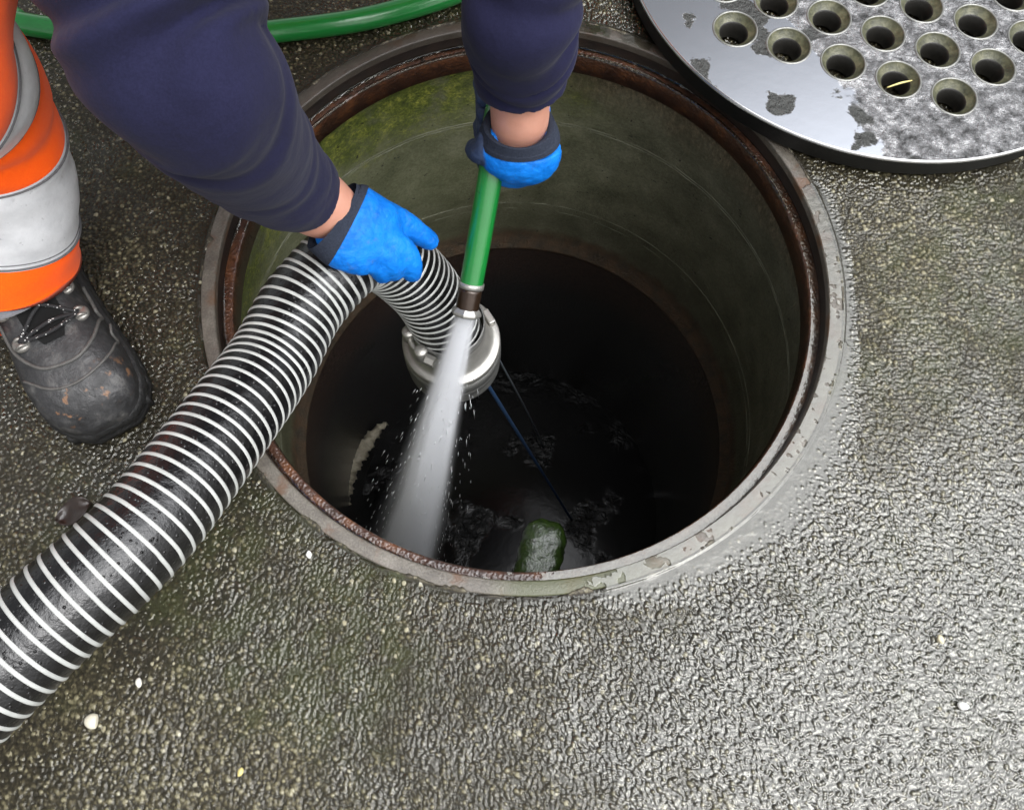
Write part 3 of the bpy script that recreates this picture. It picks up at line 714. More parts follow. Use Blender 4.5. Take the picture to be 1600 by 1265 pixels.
# ------------------------------------------------------------------ green jetting hose
GR = .0132
tip = np.array(px(729, 487, -.02)); fist = np.array(px(765, 282, .075))
jet_dir0 = (tip - fist) / np.linalg.norm(tip - fist)
top_ = fist - jet_dir0 * .10
GP = [(-2.2, .55, GR), (-1.3, .42, GR), px(-60, 6, GR), px(40, 38, GR), px(210, 58, GR), px(330, 60, GR), px(425, 50, GR), px(560, 32, GR), px(690, -3, GR), px(770, -40, GR + .002),
      (.045, .47, .03), (.085, .455, .12), (.075, .37, .20), (.05, .26, .215), top_, fist, fist + (tip - fist) * .5, tip - jet_dir0 * .03]
g = tag(empty('jetting_hose', fist), 'green high pressure hose ending in a nozzle gripped by the worker', 'pressure hose')
mb = MB(); mb.add(*sweep(GP, [GR] * (len(GP) - 1) + [GR * .98], 28, 700)); mb.build('hose_wall', m_hose_green(), g)
a = tip - jet_dir0 * .034
MB().add(*sweep([a, a + jet_dir0 * .006], [GR + .0012, GR + .0012], 28, 3)).build('ferrule', ALU, g)
MB().add(*sweep([a + jet_dir0 * .006, a + jet_dir0 * .02, tip], [.0132, .0132, .0128], 24, 8)).build('nozzle', m_simple('dark_wet_brass', (.035, .02, .012), .3, .5, .4, 90, .2, 300, metal=.5), g)
MB().add(*sweep([tip - jet_dir0 * .005, tip - jet_dir0 * .001, tip + jet_dir0 * .003, tip + jet_dir0 * .005], [.0135, .0168, .0168, .0135], 8, 8)).build('nozzle_nut', ALU, g, False)
# printed marks on the left of the hose are left as faint dashes in its colour

# ------------------------------------------------------------------ water jet
JET_R0, JET_K, JET_L = .0155, .084, .86
jend = np.array(px(630, 868, -.75)); jd = jend - tip; jd /= np.linalg.norm(jd)
rot = Vector(-jd).to_track_quat('Z', 'Y').to_matrix()
JETM = m_jet()
V, F = sweep([(0, 0, 0), (0, 0, -JET_L)], [JET_R0, JET_R0 + JET_K * JET_L], 32, 12, up=(0, 1, 0))
me = bpy.data.meshes.new('water_jet'); me.from_pydata(np.asarray(V).tolist(), [], F); me.materials.append(JETM)
bm = bmesh.new(); bm.from_mesh(me); bmesh.ops.recalc_face_normals(bm, faces=bm.faces); bm.to_mesh(me); bm.free()
jet = bpy.data.objects.new('water_jet', me); COL.objects.link(jet)
jet.matrix_world = Matrix.Translation(Vector(tip + jd * .006)) @ rot.to_4x4()
tag(jet, 'white water jet spraying from the nozzle down into the shaft', 'water jet')
mb = MB()
for k in range(900):
    d = .10 + .9 * random.random() ** .8; rad = (JET_R0 + JET_K * d) * (.45 + 1.1 * random.random() ** 2); an_ = random.random() * 2 * math.pi
    p0 = np.array([rad * math.cos(an_), rad * math.sin(an_), -d]); dr = p0 / np.linalg.norm(p0)
    ln = .006 + .02 * random.random(); th_ = .00025 + .0005 * random.random()
    sdv = np.cross(dr, [1, .3, 0]); sdv /= np.linalg.norm(sdv); s2 = np.cross(dr, sdv)
    V = np.array([p0, p0 + dr * ln * .4 + sdv * th_, p0 + dr * ln * .4 - sdv * th_ * .5 + s2 * th_ * .87, p0 + dr * ln * .4 - sdv * th_ * .5 - s2 * th_ * .87, p0 + dr * ln])
    mb.add(V, [(0, 2, 1), (0, 3, 2), (0, 1, 3), (4, 1, 2), (4, 2, 3), (4, 3, 1)])
me = mb.mesh('spray'); me.materials.append(m_simple('water_drops', (.92, .94, .96), .5, 0, 0, 10, 0)); me.polygons.foreach_set('use_smooth', [True] * len(me.polygons))
o = bpy.data.objects.new('spray_droplets', me); COL.objects.link(o); o.parent = jet; o['kind'] = 'stuff'

# ------------------------------------------------------------------ the worker
worker = tag(empty('person', (-.2, .4, 0)), 'worker in navy jumper, orange trousers and blue gloves bending over the manhole', 'person')
WR = np.array(px(512, 332, .107)); EL = np.array(px(305, 85, .385)); CUFF_R = np.array(px(474, 303, .140))
SH_R = np.array([-.285, .17, .56]); SH_L = np.array([.115, .33, .60])
EL_L = np.array([.035, .19, .40]); CUFF_L = np.array(px(812, 146, .165)); WR_L = np.array(px(812, 190, .132))
HIP = np.array([-.33, .46, .60]); NECK = (SH_R + SH_L) / 2 + [.02, -.03, .03]
HEAD = NECK + [.06, -.14, .07]
KN_R = np.array(px(-205, 30, .40)); AN_R = np.array(px(2, 396, .10))
KN_L = np.array([-.02, .44, .42]); AN_L = np.array([-.13, .82, .10])
HIP_R, HIP_L = HIP + [-.10, -.04, -.02], HIP + [.10, .04, -.02]

SKIN = m_skin(); NAVY = m_fabric('navy_jersey', (.0120, .0123, .0335), .28, 1300, .25, .9, 18, .05)
mb = MB()
hand_r = [WR, np.array(px(560, 350, .095)), np.array(px(600, 368, .075))]
E1 = np.array(px(325, 165, .365)); E0 = np.array(px(243, 0, .42))
mb.add(*sweep([SH_R + (NECK - SH_R) * .2, SH_R, E0, EL * .25 + E1 * .75, np.array(px(398, 240, .235)), np.array(px(445, 280, .174)), CUFF_R, np.array(px(500, 322, .124)), np.array(px(522, 339, .100)), np.array(px(534, 347, .088))], [.05, .05, .044, .040, .036, .033, (.0360, .033), (.0360, .031), (.033, .024), (.024, .014)], 24, 80, up=(-.1, -.3, 1)))
mb.add(*sweep([SH_L + (NECK - SH_L) * .2, SH_L, EL_L, np.array(px(815, 6, .285)), np.array(px(818, 62, .232)), np.array(px(811, 120, .182)), CUFF_L, WR_L, np.array(px(806, 240, .085))], [.05, .05, .042, .036, .035, .032, (.0305, .029), (.0295, .029), (.027, .016)], 24, 60, up=(0, 1, 0)))
mb.add(*sweep([HIP, (HIP + NECK) / 2 + [0, 0, .04], NECK, NECK + (HEAD - NECK) * .5], [(.14, .10), (.14, .10), (.09, .07), (.055, .055)], 24, 40))
for hp, kn, mid_, an in ((HIP_R, KN_R, np.array(px(-60, 190, .26)), AN_R), (HIP_L, KN_L, (KN_L + AN_L) / 2, AN_L)):
    mb.add(*sweep([HIP, hp, (hp + kn) / 2, kn, mid_, an, an + [0.02, -.03, -.05]], [.09, .09, .075, .052, .046, .036, .03], 20, 50))
fdir = np.array([.28, -.62, -.70]); fdir /= np.linalg.norm(fdir); hup = np.array([.2, -.5, .55]); hup -= fdir * (hup @ fdir); hup /= np.linalg.norm(hup); hs_ = np.cross(fdir, hup)
HM = np.stack([fdir, hs_, hup], 1)
def hd(a, b, c): return HEAD + HM @ np.array([a, b, c])
mb.add(*ball(HEAD, (.098, .076, .115), 24, HM)); mb.add(*ball(hd(.05, 0, -.06), (.05, .052, .06), 16, HM))
mb.add(*sweep([hd(.092, 0, .022), hd(.108, 0, -.005), hd(.114, 0, -.022), hd(.096, 0, -.03)], [.009, .011, .015, .012], 10, 12))
for s_ in (-1, 1): mb.add(*ball(hd(-.005, s_ * .078, -.01), (.020, .010, .032), 12, HM)); mb.add(*ball(hd(.075, s_ * .034, .034), (.016, .02, .01), 10, HM))
mb.add(*ball(hd(.09, 0, -.062), (.014, .026, .011), 12, HM))
body = fuse('body', mb, .0055, SKIN, worker, 5)
for s_ in (-1, 1): MB().add(*ball(hd(.083, s_ * .033, .018), (.011, .013, .009), 12, HM)).build('eye', m_simple('eye_white', (.5, .48, .45), .2, .8), worker)
MB().add(*ball(hd(-.014, 0, .02), (.098, .082, .112), 24, HM)).build('hair', m_simple('dark_hair', (.03, .02, .013), .7, 0, .4, 200, .8, 400, bdist=.004), worker)

def creases(path, rad, rings, lines):
    """sharp cloth creases with soft swellings beside them; lines: (point, depth, width, skew, phase)"""
    rad = np.array([(r_, r_) if np.isscalar(r_) else r_ for r_ in rad], float)
    Q = catmull(np.hstack([np.asarray(path, float), rad]), rings)[:, :3]; L_ = np.concatenate([[0], np.cumsum(np.linalg.norm(np.diff(Q, axis=0), axis=1))])
    pr = [(L_[np.argmin(np.linalg.norm(Q - np.asarray(p_), axis=1))], d_, w_, k_, q_) for p_, d_, w_, k_, q_ in lines]
    def f(s, th):
        l = s * L_[-1]; v = 0 * th
        for c_, d_, w_, k_, q_ in pr:
            t_ = (l - c_ - k_ * np.cos(th - q_)) / w_; fade = .25 + .75 * np.clip(.5 + .8 * np.cos(th - q_ - .5), 0, 1)
            v = v + d_ * fade * (-np.exp(-t_ * t_ * 2.2) + .75 * np.exp(-(t_ - 1.5) ** 2) + .35 * np.exp(-(t_ + 1.6) ** 2))
        return v + .0012 * np.sin(l * 90 + 2 * np.sin(th)) * np.sin(3 * th + l * 30)
    return f

def wrinkle(amp, fr, seed, lo=0, hi=1):
    rr = random.Random(seed); ks = [(rr.uniform(.6, 1.4) * fr, rr.uniform(0, 6.28), rr.uniform(.4, 1.6), rr.uniform(0, 6.28)) for _ in range(5)]
    def f(s, th):
        v = 0
        for k, p0, a_, q0 in ks: v = v + np.abs(np.sin(math.pi * (k * s + a_ * .22 * np.sin(th + q0)) + p0)) ** .8
        return (v / 5 - .64) * 2.2 * amp * smooth(np.array(s), lo, lo + .06) * (1 - smooth(np.array(s), hi - .05, hi))
    return f
mb = MB()
ARM_R = [SH_R + (NECK - SH_R) * .35, SH_R, E0, EL * .25 + E1 * .75, np.array(px(396, 240, .235)), np.array(px(443, 282, .174)), CUFF_R]
ARM_RR = [.085, .083, .064, .0565, .0520, .0460, .0390]
def on(p_): return np.array(px(*p_))
cl = [(E0 + (SH_R - E0) * .30, .0050, .010, .020, 2.0), (E0 + (SH_R - E0) * .17, .0055, .010, .022, 2.3), (E0 + (SH_R - E0) * .05, .0060, .010, .024, 2.1), (on((255, 25, .41)), .0055, .010, .024, 2.4),
      (on((272, 58, .40)), .0048, .010, .026, 2.0), (on((290, 100, .385)), .0030, .010, .030, 2.6), (on((360, 200, .28)), .0012, .012, .040, 3.2), (on((440, 280, .18)), .0012, .008, .016, 4.4)]
mb.add(*sweep(ARM_R, ARM_RR, 96, 300, up=(.3, .5, .8), mod=creases(ARM_R, ARM_RR, 300, cl)))
ARM_L = [SH_L + (NECK - SH_L) * .35, SH_L, EL_L, on((815, 6, .285)), on((818, 62, .232)), on((811, 120, .182)), on((811, 140, .168))]
ARM_LR = [.085, .080, .058, .0480, .0485, .0430, .0385]
cl = [(on((815, -30, .31)), .004, .010, .014, 4.4), (on((816, 20, .27)), .0040, .010, .014, 4.9), (on((817, 58, .235)), .0045, .009, .012, 4.2), (on((814, 92, .205)), .0026, .008, .014, 5.2)]
mb.add(*sweep(ARM_L, ARM_LR, 96, 260, up=(0, 1, .2), mod=creases(ARM_L, ARM_LR, 260, cl)))
mb.add(*sweep([HIP + [-.01, .03, 0], HIP, HIP + (NECK - HIP) * .35 + [0, 0, .05], HIP + (NECK - HIP) * .7 + [0, 0, .05], NECK + [-.01, .02, 0], NECK + [.015, -.03, .015]],
              [(.17, .12), (.185, .13), (.20, .135), (.205, .125), (.13, .09), (.07, .065)], 48, 90, up=(0, 0, 1), mod=wrinkle(.006, 8, 3)))
fuse('jumper', mb, .0025, NAVY, worker, 3)

ORANGE = m_fabric('hi_vis_orange', (.98, .105, .004), .12, 1500, .2, .75, 14, .1)
HEM = np.array(px(4, 402, .105))
LEG = [HEM + [.002, -.004, -.012], HEM, np.array(px(-16, 265, .20)), np.array(px(-92, 125, .305)), KN_R, (KN_R + HIP_R) / 2, HIP_R]
LEGR = [.0685, .0675, .0645, .069, .080, .100, .12]
LCL = [(np.array(px(40, 330, .16)), .0034, .010, .016, .4), (np.array(px(20, 235, .23)), .0060, .010, .020, 5.6), (np.array(px(0, 170, .275)), .0060, .011, .024, 5.9), (np.array(px(-60, 90, .33)), .004, .012, .02, .2), (np.array(px(-120, 60, .37)), .005, .012, .02, 5.4)]
LEGF = creases(LEG, LEGR, 220, LCL)
def lw(s, th): return LEGF(s, th)
mb = MB(); mb.add(*sweep([LEG[3], KN_R, (KN_R + HIP_R) / 2, HIP_R], [.064, .078, .100, .12], 60, 120, up=(0, 1, 0)))
mb.add(*sweep([AN_L + [0, 0, .02], (KN_L + AN_L) / 2, KN_L, (KN_L + HIP_L) / 2, HIP_L], [.085, .085, .092, .11, .12], 48, 120, mod=wrinkle(.006, 9, 22)))
mb.add(*sweep([HIP_R + [-.02, 0, .01], HIP + [0, 0, .01], HIP_L + [.02, 0, .01]], [(.12, .14), (.13, .15), (.12, .14)], 36, 30))
mb.add(*sweep([HIP + [0, 0, 0], HIP + (NECK - HIP) * .22 + [0, 0, .03]], [(.18, .125), (.175, .122)], 36, 12))
def add_leg(me):
    """the lower right leg is laid on as a clean open sleeve of cloth with a folded hem"""
    Vl, Fl = sweep(LEG, LEGR, 96, 220, up=(0, 1, 0), mod=LEGF, cap=False)
    Vl = np.asarray(Vl).reshape(220, 96, 3); cut = 150; outer = Vl[:cut]; ax = outer.mean(1, keepdims=True); inner = ax[:8] + (outer[:8] - ax[:8]) * .962
    W = np.concatenate([inner[::-1], outer]).reshape(-1, 3); m_ = len(W) // 96
    Fq = [(i * 96 + j, i * 96 + (j + 1) % 96, (i + 1) * 96 + (j + 1) % 96, (i + 1) * 96 + j) for i in range(m_ - 1) for j in range(96)]
    bm = bmesh.new(); bm.from_mesh(me); vs = [bm.verts.new(v_) for v_ in W]
    for f_ in Fq: bm.faces.new([vs[i] for i in f_])
    bmesh.ops.recalc_face_normals(bm, faces=bm.faces); bm.to_mesh(me); bm.free()
trousers = fuse('trousers', mb, .005, ORANGE, worker, 4, post=add_leg)
bv = None
def leg_band(s0, s1, name, mat, off=.0018, tiltA=0.0, tiltP=0.0, n=96, rows=14):
    """band on the right leg between two fractions of its length, optionally tilted"""
    Q = catmull(np.hstack([np.array(LEG), np.stack([LEGR, LEGR], 1)]), 400)[:, :4]; P, rr_ = Q[:, :3], Q[:, 3]
    T, N, B = frames(P, (0, 1, 0)); th = np.linspace(0, 2 * np.pi, n, endpoint=False); V = []
    for i in range(rows):
        s = s0 + (s1 - s0) * i / (rows - 1)
        edge = 0 if 0 < i < rows - 1 else -.0016
        row = []
        for tt in th:
            ss = min(max(s + tiltA * math.sin(tt + tiltP), 0), 1); f = ss * 399; k = min(int(f), 398); fr = f - k
            p = P[k] * (1 - fr) + P[k + 1] * fr; r_ = rr_[k] * (1 - fr) + rr_[k + 1] * fr + float(lw(np.array(ss), np.array([tt]))[0]) + off + edge
            row.append(p + r_ * (math.cos(tt) * B[k] + math.sin(tt) * N[k]))
        V += row
    F = [(i * n + j, i * n + (j + 1) % n, (i + 1) * n + (j + 1) % n, (i + 1) * n + j) for i in range(rows - 1) for j in range(n)]
    return MB().add(V, F).build(name, mat, trousers)
TAPE = m_reflective()
leg_band(.07, .19, 'reflective_band', TAPE)
leg_band(.292, .352, 'reflective_band', TAPE, tiltA=.006, tiltP=2.0)
EDGE = m_simple('grey_band_edging', (.10, .10, .105), .7, 0, .3, 200, .4, 900)
for sb_, ta_ in ((.0735, 0), (.0800, 0), (.1865, 0), (.295, .006), (.349, .006)): leg_band(sb_ - .0009, sb_ + .0009, 'band_stitching', EDGE, .0026, ta_, 2.0, 96, 4)
V, F = sweep([HEM + [0.004, -.004, -.020], HEM + [0, 0, -.004]], [.0635, .065], 60, 8, up=(0, 1, 0)); MB().add(V, F).build('hem_lining', m_fabric('grey_lining', (.20, .20, .22), .2), trousers)

# gloves -------------------------------------------------------------
GLOVE, KNIT = m_glove(), m_knit()
HQ = HPd[np.argmin(np.abs(np.arange(500) - 250)) - 250:]
def off_hose(p, d, axis=HPd):
    p = np.array(p, float); k = np.argmin(np.linalg.norm(axis - p, axis=1)); v = p - axis[k]; l = np.linalg.norm(v)
    return p if l >= d else axis[k] + v / l * d
def chain(mb, pts, rads, rr=HR, axis=HPd, clear=True):
    q = catmull(np.array(pts), 10)
    if clear: q = np.array([off_hose(p, rr + rads[-1] * .75, axis) for p in q])
    mb.add(*sweep(q, (1.05 if axis is HPd else 1) * np.interp(np.linspace(0, 1, 10), np.linspace(0, 1, len(rads)), rads), 16, 30, up=(.3, .2, 1), round_cap=True))
def grey_attr(fn):
    from mathutils import noise
    def f(me):
        # creases in the coated cloth
        for v_ in me.vertices:
            p_ = v_.co; q_ = Vector((p_.x * 70 + p_.y * 25, p_.y * 95, p_.z * 60)) + noise.noise_vector(p_ * 40) * .8
            rdg = 1 - abs(noise.noise(q_)); v_.co = p_ - v_.normal * (.0007 * max(0.0, rdg - .80) / .20) + v_.normal * .0003 * noise.noise(p_ * 130)
        me.update()
        co = np.zeros(len(me.vertices) * 3, np.float32); me.vertices.foreach_get('co', co); co = co.reshape(-1, 3)
        at = me.attributes.new('grey', 'FLOAT', 'POINT'); at.data.foreach_set('value', fn(co).astype(np.float32))
    return f
mb = MB()
def pc(l, dz=-.045): return [px(q[0], q[1], q[2] + dz) for q in l]
# right hand: palm over the top of the bend
pal = [off_hose(q, HR + .010) for q in pc([(536, 350, .147), (548, 356, .144), (566, 364, .139), (588, 372, .131), (604, 380, .121)])]
mb.add(*sweep(pal, [(.0430, .0270), (.0440, .0265), (.0430, .0225), (.0400, .0175), (.034, .0130)], 28, 30, up=(-.1, -.3, 1), round_cap='end'))
chain(mb, pc([(600, 374, .128), (626, 386, .115), (641, 408, .098), (644, 426, .080)]), [.0135, .0130, .0120, .0105])
chain(mb, pc([(585, 387, .130), (605, 399, .119), (614, 412, .107), (616, 424, .090)]), [.0135, .0130, .0120, .0105])
chain(mb, pc([(560, 388, .132), (577, 403, .121), (590, 414, .112), (598, 428, .094)]), [.0135, .0130, .0115, .0105])
chain(mb, pc([(525, 378, .136), (542, 393, .127), (556, 405, .120), (570, 414, .110)]), [.0130, .0120, .0105, .0095])
chain(mb, pc([(580, 330, .138), (604, 338, .127), (630, 349, .112), (653, 364, .096), (671, 376, .080)]), [.0165, .0150, .0135, .0122, .0105])
mb.add(*sweep(pc([(580, 334, .136), (598, 347, .127), (612, 363, .118)]), [(.018, .012), (.022, .012), (.014, .010)], 16, 16, up=(0, 0, 1), round_cap=True))
chain(mb, pc([(512, 372, .142), (530, 383, .136), (552, 394, .130)]), [.0120, .0135, .0130])
axis_dir = (HPd[330] - HPd[300])
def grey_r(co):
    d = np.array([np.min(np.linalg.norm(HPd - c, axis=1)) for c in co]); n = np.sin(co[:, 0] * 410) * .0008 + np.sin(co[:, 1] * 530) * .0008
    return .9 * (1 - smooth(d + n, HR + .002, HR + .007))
glove = fuse('glove', mb, .0022, GLOVE, worker, 6, post=grey_attr(grey_r))
glove['label'] = 'blue glove clutching the striped suction hose'
V, F = sweep(pc([(518, 337, .157), (526, 343, .153), (534, 348, .150), (543, 353, .147)]), [(.0395, .031), (.0410, .0305), (.0430, .0295), (.0445, .0285)], 48, 24, up=(-.1, -.3, 1), cap=False)
MB().add(V, F).build('cuff', KNIT, glove)
# left hand: fist round the green hose, seen from the wrist side
mb = MB()
lp = [np.array(px(811, 224, .112)), np.array(px(810, 235, .104)), np.array(px(804, 245, .089)), np.array(px(794, 257, .074))]
mb.add(*sweep(lp, [(.0420, .034), (.0450, .034), (.0435, .031), (.037, .024)], 32, 30, up=(0, 1, 0), round_cap='end'))
for kx in (768, 789, 811, 832): mb.add(*ball(px(kx, 256 - abs(kx - 795) * .12, .082), .0135, 14))
GPd = catmull(np.array(GP), 1200)
for k, (zz, xx) in enumerate(((.118, 862), (.100, 856), (.082, 845), (.066, 828))):
    b0 = np.array(px(xx, 190 + 24 * k, zz)) + [-.012, .012, 0]
    chain(mb, [b0, b0 + [-.022, .045, -.008], b0 + [-.060 + k * .006, .050, -.010], np.array([GPd[0][0] * 0 + px(758, 178 + 22 * k, zz)[0] - .002, b0[1] + .012, zz])], [.0115, .0115, .0105, .0095], GR, GPd)
chain(mb, [lp[0] + [-.03, -.002, .0], np.array(px(772, 212, .115)), np.array(px(766, 236, .092)), np.array(px(770, 256, .074))], [.014, .013, .0115, .010], GR, GPd)
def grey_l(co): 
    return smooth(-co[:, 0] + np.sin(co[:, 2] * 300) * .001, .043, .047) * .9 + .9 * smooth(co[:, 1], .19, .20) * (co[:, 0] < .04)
glove2 = fuse('glove', mb, .0022, GLOVE, worker, 6, post=grey_attr(lambda co: np.clip(grey_l(co), 0, .95)))
glove2['label'] = 'blue glove gripping the green pressure hose'
V, F = sweep([np.array(px(811, 193, .137)), np.array(px(811, 200, .131)), np.array(px(811, 208, .124)), np.array(px(811, 217, .117))], [(.0355, .033), (.0375, .034), (.0405, .035), (.0420, .035)], 48, 20, up=(0, 1, 0), cap=False)
V = np.asarray(V); c_ = V[:48].mean(0); V = np.vstack([c_ + (V[:48] - c_) * .80 - [0, 0, .006], V]); F = [tuple(i + 48 for i in f_) for f_ in F] + [(j, (j + 1) % 48, 48 + (j + 1) % 48, 48 + j) for j in range(48)]
MB().add(V, F).build('cuff', KNIT, glove2)

# boots --------------------------------------------------------------
BOOT, SOLE, LACE, METAL = m_boot(), m_simple('black_rubber_sole', (.012, .012, .012), .6, 0, .5, 90, .8, 160, bdist=.003), m_lace(), m_simple('worn_steel_hook', (.25, .24, .22), .4, 0, .4, 120, .2, 400, metal=.7)
def make_boot(loc, ang, detail, label):
    top = empty('boot', loc); top.rotation_euler = (0, 0, ang); attach(top, worker); bpy.context.view_layer.update()
    if label: top['label'] = label
    xs = np.array([.002, .02, .05, .09, .13, .17, .205, .235, .265, .285, .297])
    hw = np.array([.022, .032, .037, .038, .040, .044, .048, .0505, .048, .038, .020])
    ht = np.array([.085, .11, .13, .135, .118, .098, .086, .080, .071, .058, .040])
    V = []; n = 40; th = np.linspace(0, 2 * np.pi, n, endpoint=False)
    xi = np.linspace(xs[0], xs[-1], 60); W = np.interp(xi, xs, hw); Hh = np.interp(xi, xs, ht)
    for x_, w_, h_ in zip(xi, W, Hh):
        c, s = np.cos(th), np.sin(th); e = .72
        yy = w_ * np.sign(c) * np.abs(c) ** e; zz = .012 + (h_ - .012) * .5 * (1 + np.sign(s) * np.abs(s) ** e)
        yy = yy * (1 - .30 * np.clip((zz - .04) / .1, 0, 1)); V += [(x_, y_ - .006 * math.sin(x_ * 9), z_) for y_, z_ in zip(yy, zz)]
    F = [(i * n + j, i * n + (j + 1) % n, (i + 1) * n + (j + 1) % n, (i + 1) * n + j) for i in range(59) for j in range(n)]
    F += [tuple(range(n)), tuple(59 * n + j for j in range(n))]
    mb = MB(); mb.add(V, F); mb.add(*sweep([(.070, 0, .06), (.062, 0, .12), (.052, 0, .17), (.046, 0, .21)], [(.044, .054), (.046, .058), (.05, .06), (.052, .062)], 32, 24, up=(1, 0, 0)))
    up_ = fuse('upper', mb, .003, BOOT, None, 8); up_.parent = top
    bvh = BVHTree.FromPolygons([v.co for v in up_.data.vertices], [tuple(p.vertices) for p in up_.data.polygons])
    out_ = [(x_, y_ * s_) for s_, seq in ((1, list(zip(xi, W))), (-1, list(zip(xi, W))[::-1])) for x_, y_ in seq]
    rim_ = np.array([(x_ + (.001 if x_ > .15 else -.003) * (abs(y_) < .03), y_ + math.copysign(.002, y_) - .006 * math.sin(x_ * 9)) for x_, y_ in out_]); m = len(rim_)
    V = []
    for z_, k in ((0, .985), (.010, 1), (.013, .985), (.016, 1), (.026, 1.0), (.030, .97), (.030, .8)):
        cc = rim_.mean(0); V += [(*(cc + (p_ - cc) * k), z_) for p_ in rim_]
    F = [(i * m + j, i * m + (j + 1) % m, (i + 1) * m + (j + 1) % m, (i + 1) * m + j) for i in range(6) for j in range(m)] + [tuple(range(m))]
    smb = MB().add(V, F)
    for s_ in (-1, 1):
        for k in range(15):
            x_ = .02 + .0185 * k; y_ = s_ * (np.interp(x_, xs, hw) - .0008) - .006 * math.sin(x_ * 9); smb.add(*box((x_, y_, .009), (.010, .006, .017)))
    so_ = smb.build('sole', SOLE, None); so_.parent = top
    def down(x_, y_, lift):
        h_ = bvh.ray_cast(Vector((x_, y_, .4)), Vector((0, 0, -1))); return (x_, y_, (h_[0].z if h_[0] else .06) + lift)
    def drape(pts, rad, name, mt, lift=.0005, par=None):
        q = catmull([(a_, b_, 0) for a_, b_ in pts], 8 * len(pts)); q = np.array([down(a_, b_, lift) for a_, b_, _ in q])
        o_ = MB().add(*sweep(q, [rad] * len(q), 8, len(q))).build(name, mt, None); o_.parent = par or top; return o_
    SEAM = m_simple('pale_dirty_seam', (.075, .073, .068), .6, 0, .5, 150, .4, 400)
    drape([(.214, .047), (.243, .038), (.258, .018), (.262, -.006), (.255, -.027), (.233, -.046)], .0014, 'toe_seam', SEAM)
    drape([(.162, .039), (.196, .040), (.224, .032), (.240, .014), (.241, -.008), (.233, -.026), (.206, -.040), (.170, -.041)], .0019, 'vamp_seam', SEAM)
    tg = MB(); g_ = [(x_, y_) for x_ in np.linspace(.135, .218, 10) for y_ in np.linspace(-.019, .019, 8)]
    tg.add([down(x_, y_ * (1 - .5 * smooth(np.array(x_), .195, .222)), .0022) for x_, y_ in g_], [(i * 8 + j, i * 8 + j + 1, i * 8 + 9 + j, i * 8 + 8 + j) for i in range(9) for j in range(7)])
    o_ = tg.build('tongue', m_fabric('black_tongue', (.006, .006, .006), .2)); o_.parent = top
    ey = [(.168, .029), (.199, .030), (.172, -.031), (.206, -.029)]
    if detail:
        for a_, b_ in ey:
            p_ = np.array(down(a_, b_, .002)); hk = MB()
            for k in (-1, 1): hk.add(*sweep([p_ + [k * .004, -.005, .0], p_ + [k * .004, 0, .004], p_ + [k * .004, .005, .0]], [.0019] * 3, 8, 10))
            hk.add(*lathe([(.0002, .0022), (.006, .002), (.0082, .0008), (.0085, -.002)], 20, origin=tuple(p_))); o_ = hk.build('lace_hook', METAL, None); o_.parent = top
        for pr in ([ey[0], (.188, 0), ey[3]], [ey[2], (.185, .004), ey[1]], [ey[1], (.203, .004), ey[3]], [(.148, -.022), (.158, .0), ey[0]], [(.150, .024), (.162, .004), ey[2]], [ey[3], (.212, .002), ey[1]]):
            q = catmull([down(a_, b_, .007 if i_ == 1 else .0045) for i_, (a_, b_) in enumerate(pr)], 16); o_ = MB().add(*sweep(q, [.0019] * 16, 8, 16)).build('lace', LACE, None); o_.parent = top
    return top
BA = math.atan2(-.83, .56)
toe = np.array(px(176, 664, .03)); bl = toe[:2] - .297 * np.array([math.cos(BA), math.sin(BA)])
make_boot((bl[0], bl[1], .002), BA, True, 'scuffed black boot at the left of the photo')
make_boot((AN_L[0] - .02, AN_L[1] + .05, .002), R(-70), False, None)

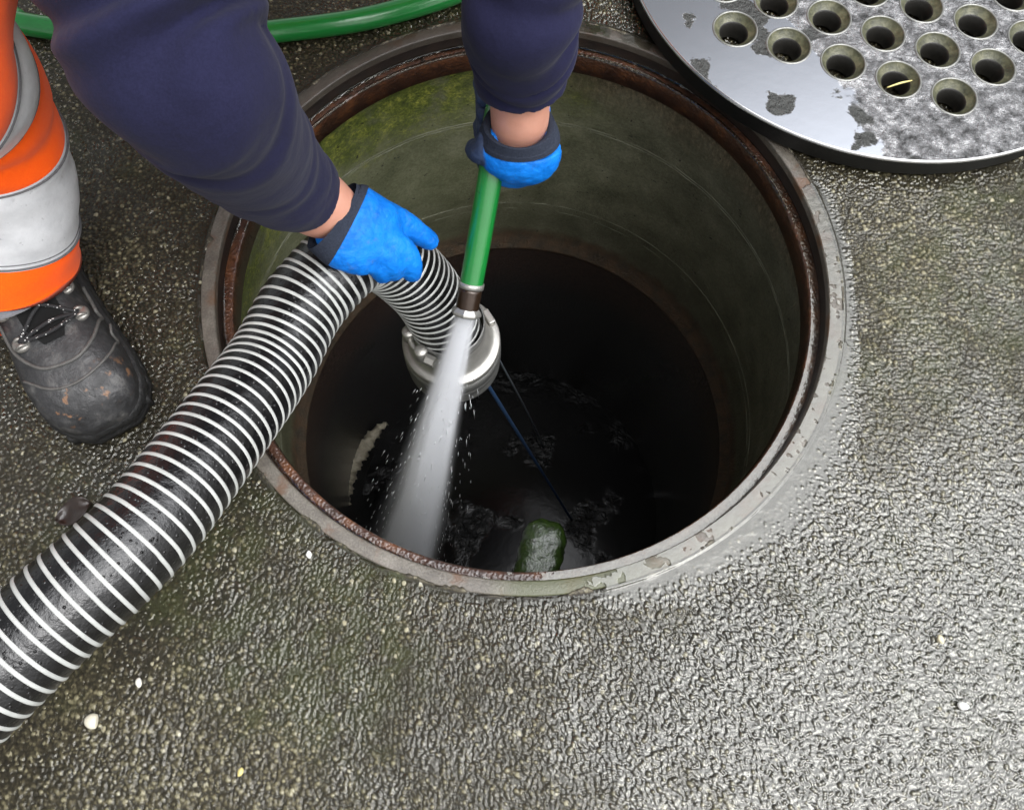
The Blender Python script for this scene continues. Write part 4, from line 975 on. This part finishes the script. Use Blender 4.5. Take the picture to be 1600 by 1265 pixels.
# ------------------------------------------------------------------ small things on the paving
def pebble(pxy, size, col, label, seed, flat=.55):
    rr_ = random.Random(seed); p = px(pxy[0], pxy[1], .003); V, F = ball((0, 0, 0), (size, size * rr_.uniform(.6, .85), size * flat), 14)
    V = np.array(V); nrm = V / np.linalg.norm(V, axis=1)[:, None]
    for k in range(5):
        d = np.array([rr_.gauss(0, 1) for _ in range(3)]); d /= np.linalg.norm(d); cut = size * rr_.uniform(.45, .75); dd = V @ d; V = V - np.outer(np.maximum(dd - cut, 0), d)
    a = rr_.uniform(0, 6.28); V = V @ rotz(a).T
    o = MB().add(V + [p[0], p[1], .0022 + size * flat * .5], F).build('pebble', m_simple('pale_stone', col, .5, .3, .2, 300, .4, 900))
    return tag(o, label, 'pebble', 'pale pebbles lying loose on the paving')
pebble((1505, 1103), .0062, (.78, .78, .74), 'bright white chip on the paving at the lower right', 1)
pebble((146, 1126), .0082, (.62, .58, .46), 'largest cream pebble, below the striped hose at lower left', 2)
pebble((217, 1066), .0050, (.70, .68, .60), 'small white pebble to the right of the cream one, under the hose', 3)
pebble((376, 1206), .0044, (.55, .47, .18), 'yellowish pebble near the bottom edge of the photo', 4)
pebble((482, 866), .0042, (.72, .70, .66), 'white pebble close to the lower left of the manhole frame', 5)
pebble((1468, 998), .0050, (.55, .50, .34), 'buff pebble in the wet paving right of the puddle', 6)
p = px(118, 800, .003); lf = MB(); n = 9
gx = np.linspace(-1, 1, n)
V = []
for i, a in enumerate(gx):
    wv = .011 * (1 - a * a) ** .7 + .0004
    for b in gx: V.append((p[0] + .020 * a * .8 - b * wv * .5, p[1] + .020 * a * .5 + b * wv, .0035 + .004 * b * b + .003 * math.sin(3 * a) + .002))
lf.add(V, [(i * n + j, i * n + j + 1, i * n + n + 1 + j, i * n + n + j) for i in range(n - 1) for j in range(n - 1)])
o = lf.build('dead_leaf', m_simple('rotten_leaf', (.018, .009, .005), .4, .5, .5, 120, .5, 300)); tag(o, 'dark rotten leaf on the paving behind the striped hose', 'leaf')
sm = o.modifiers.new('t', 'SOLIDIFY'); sm.thickness = .0005
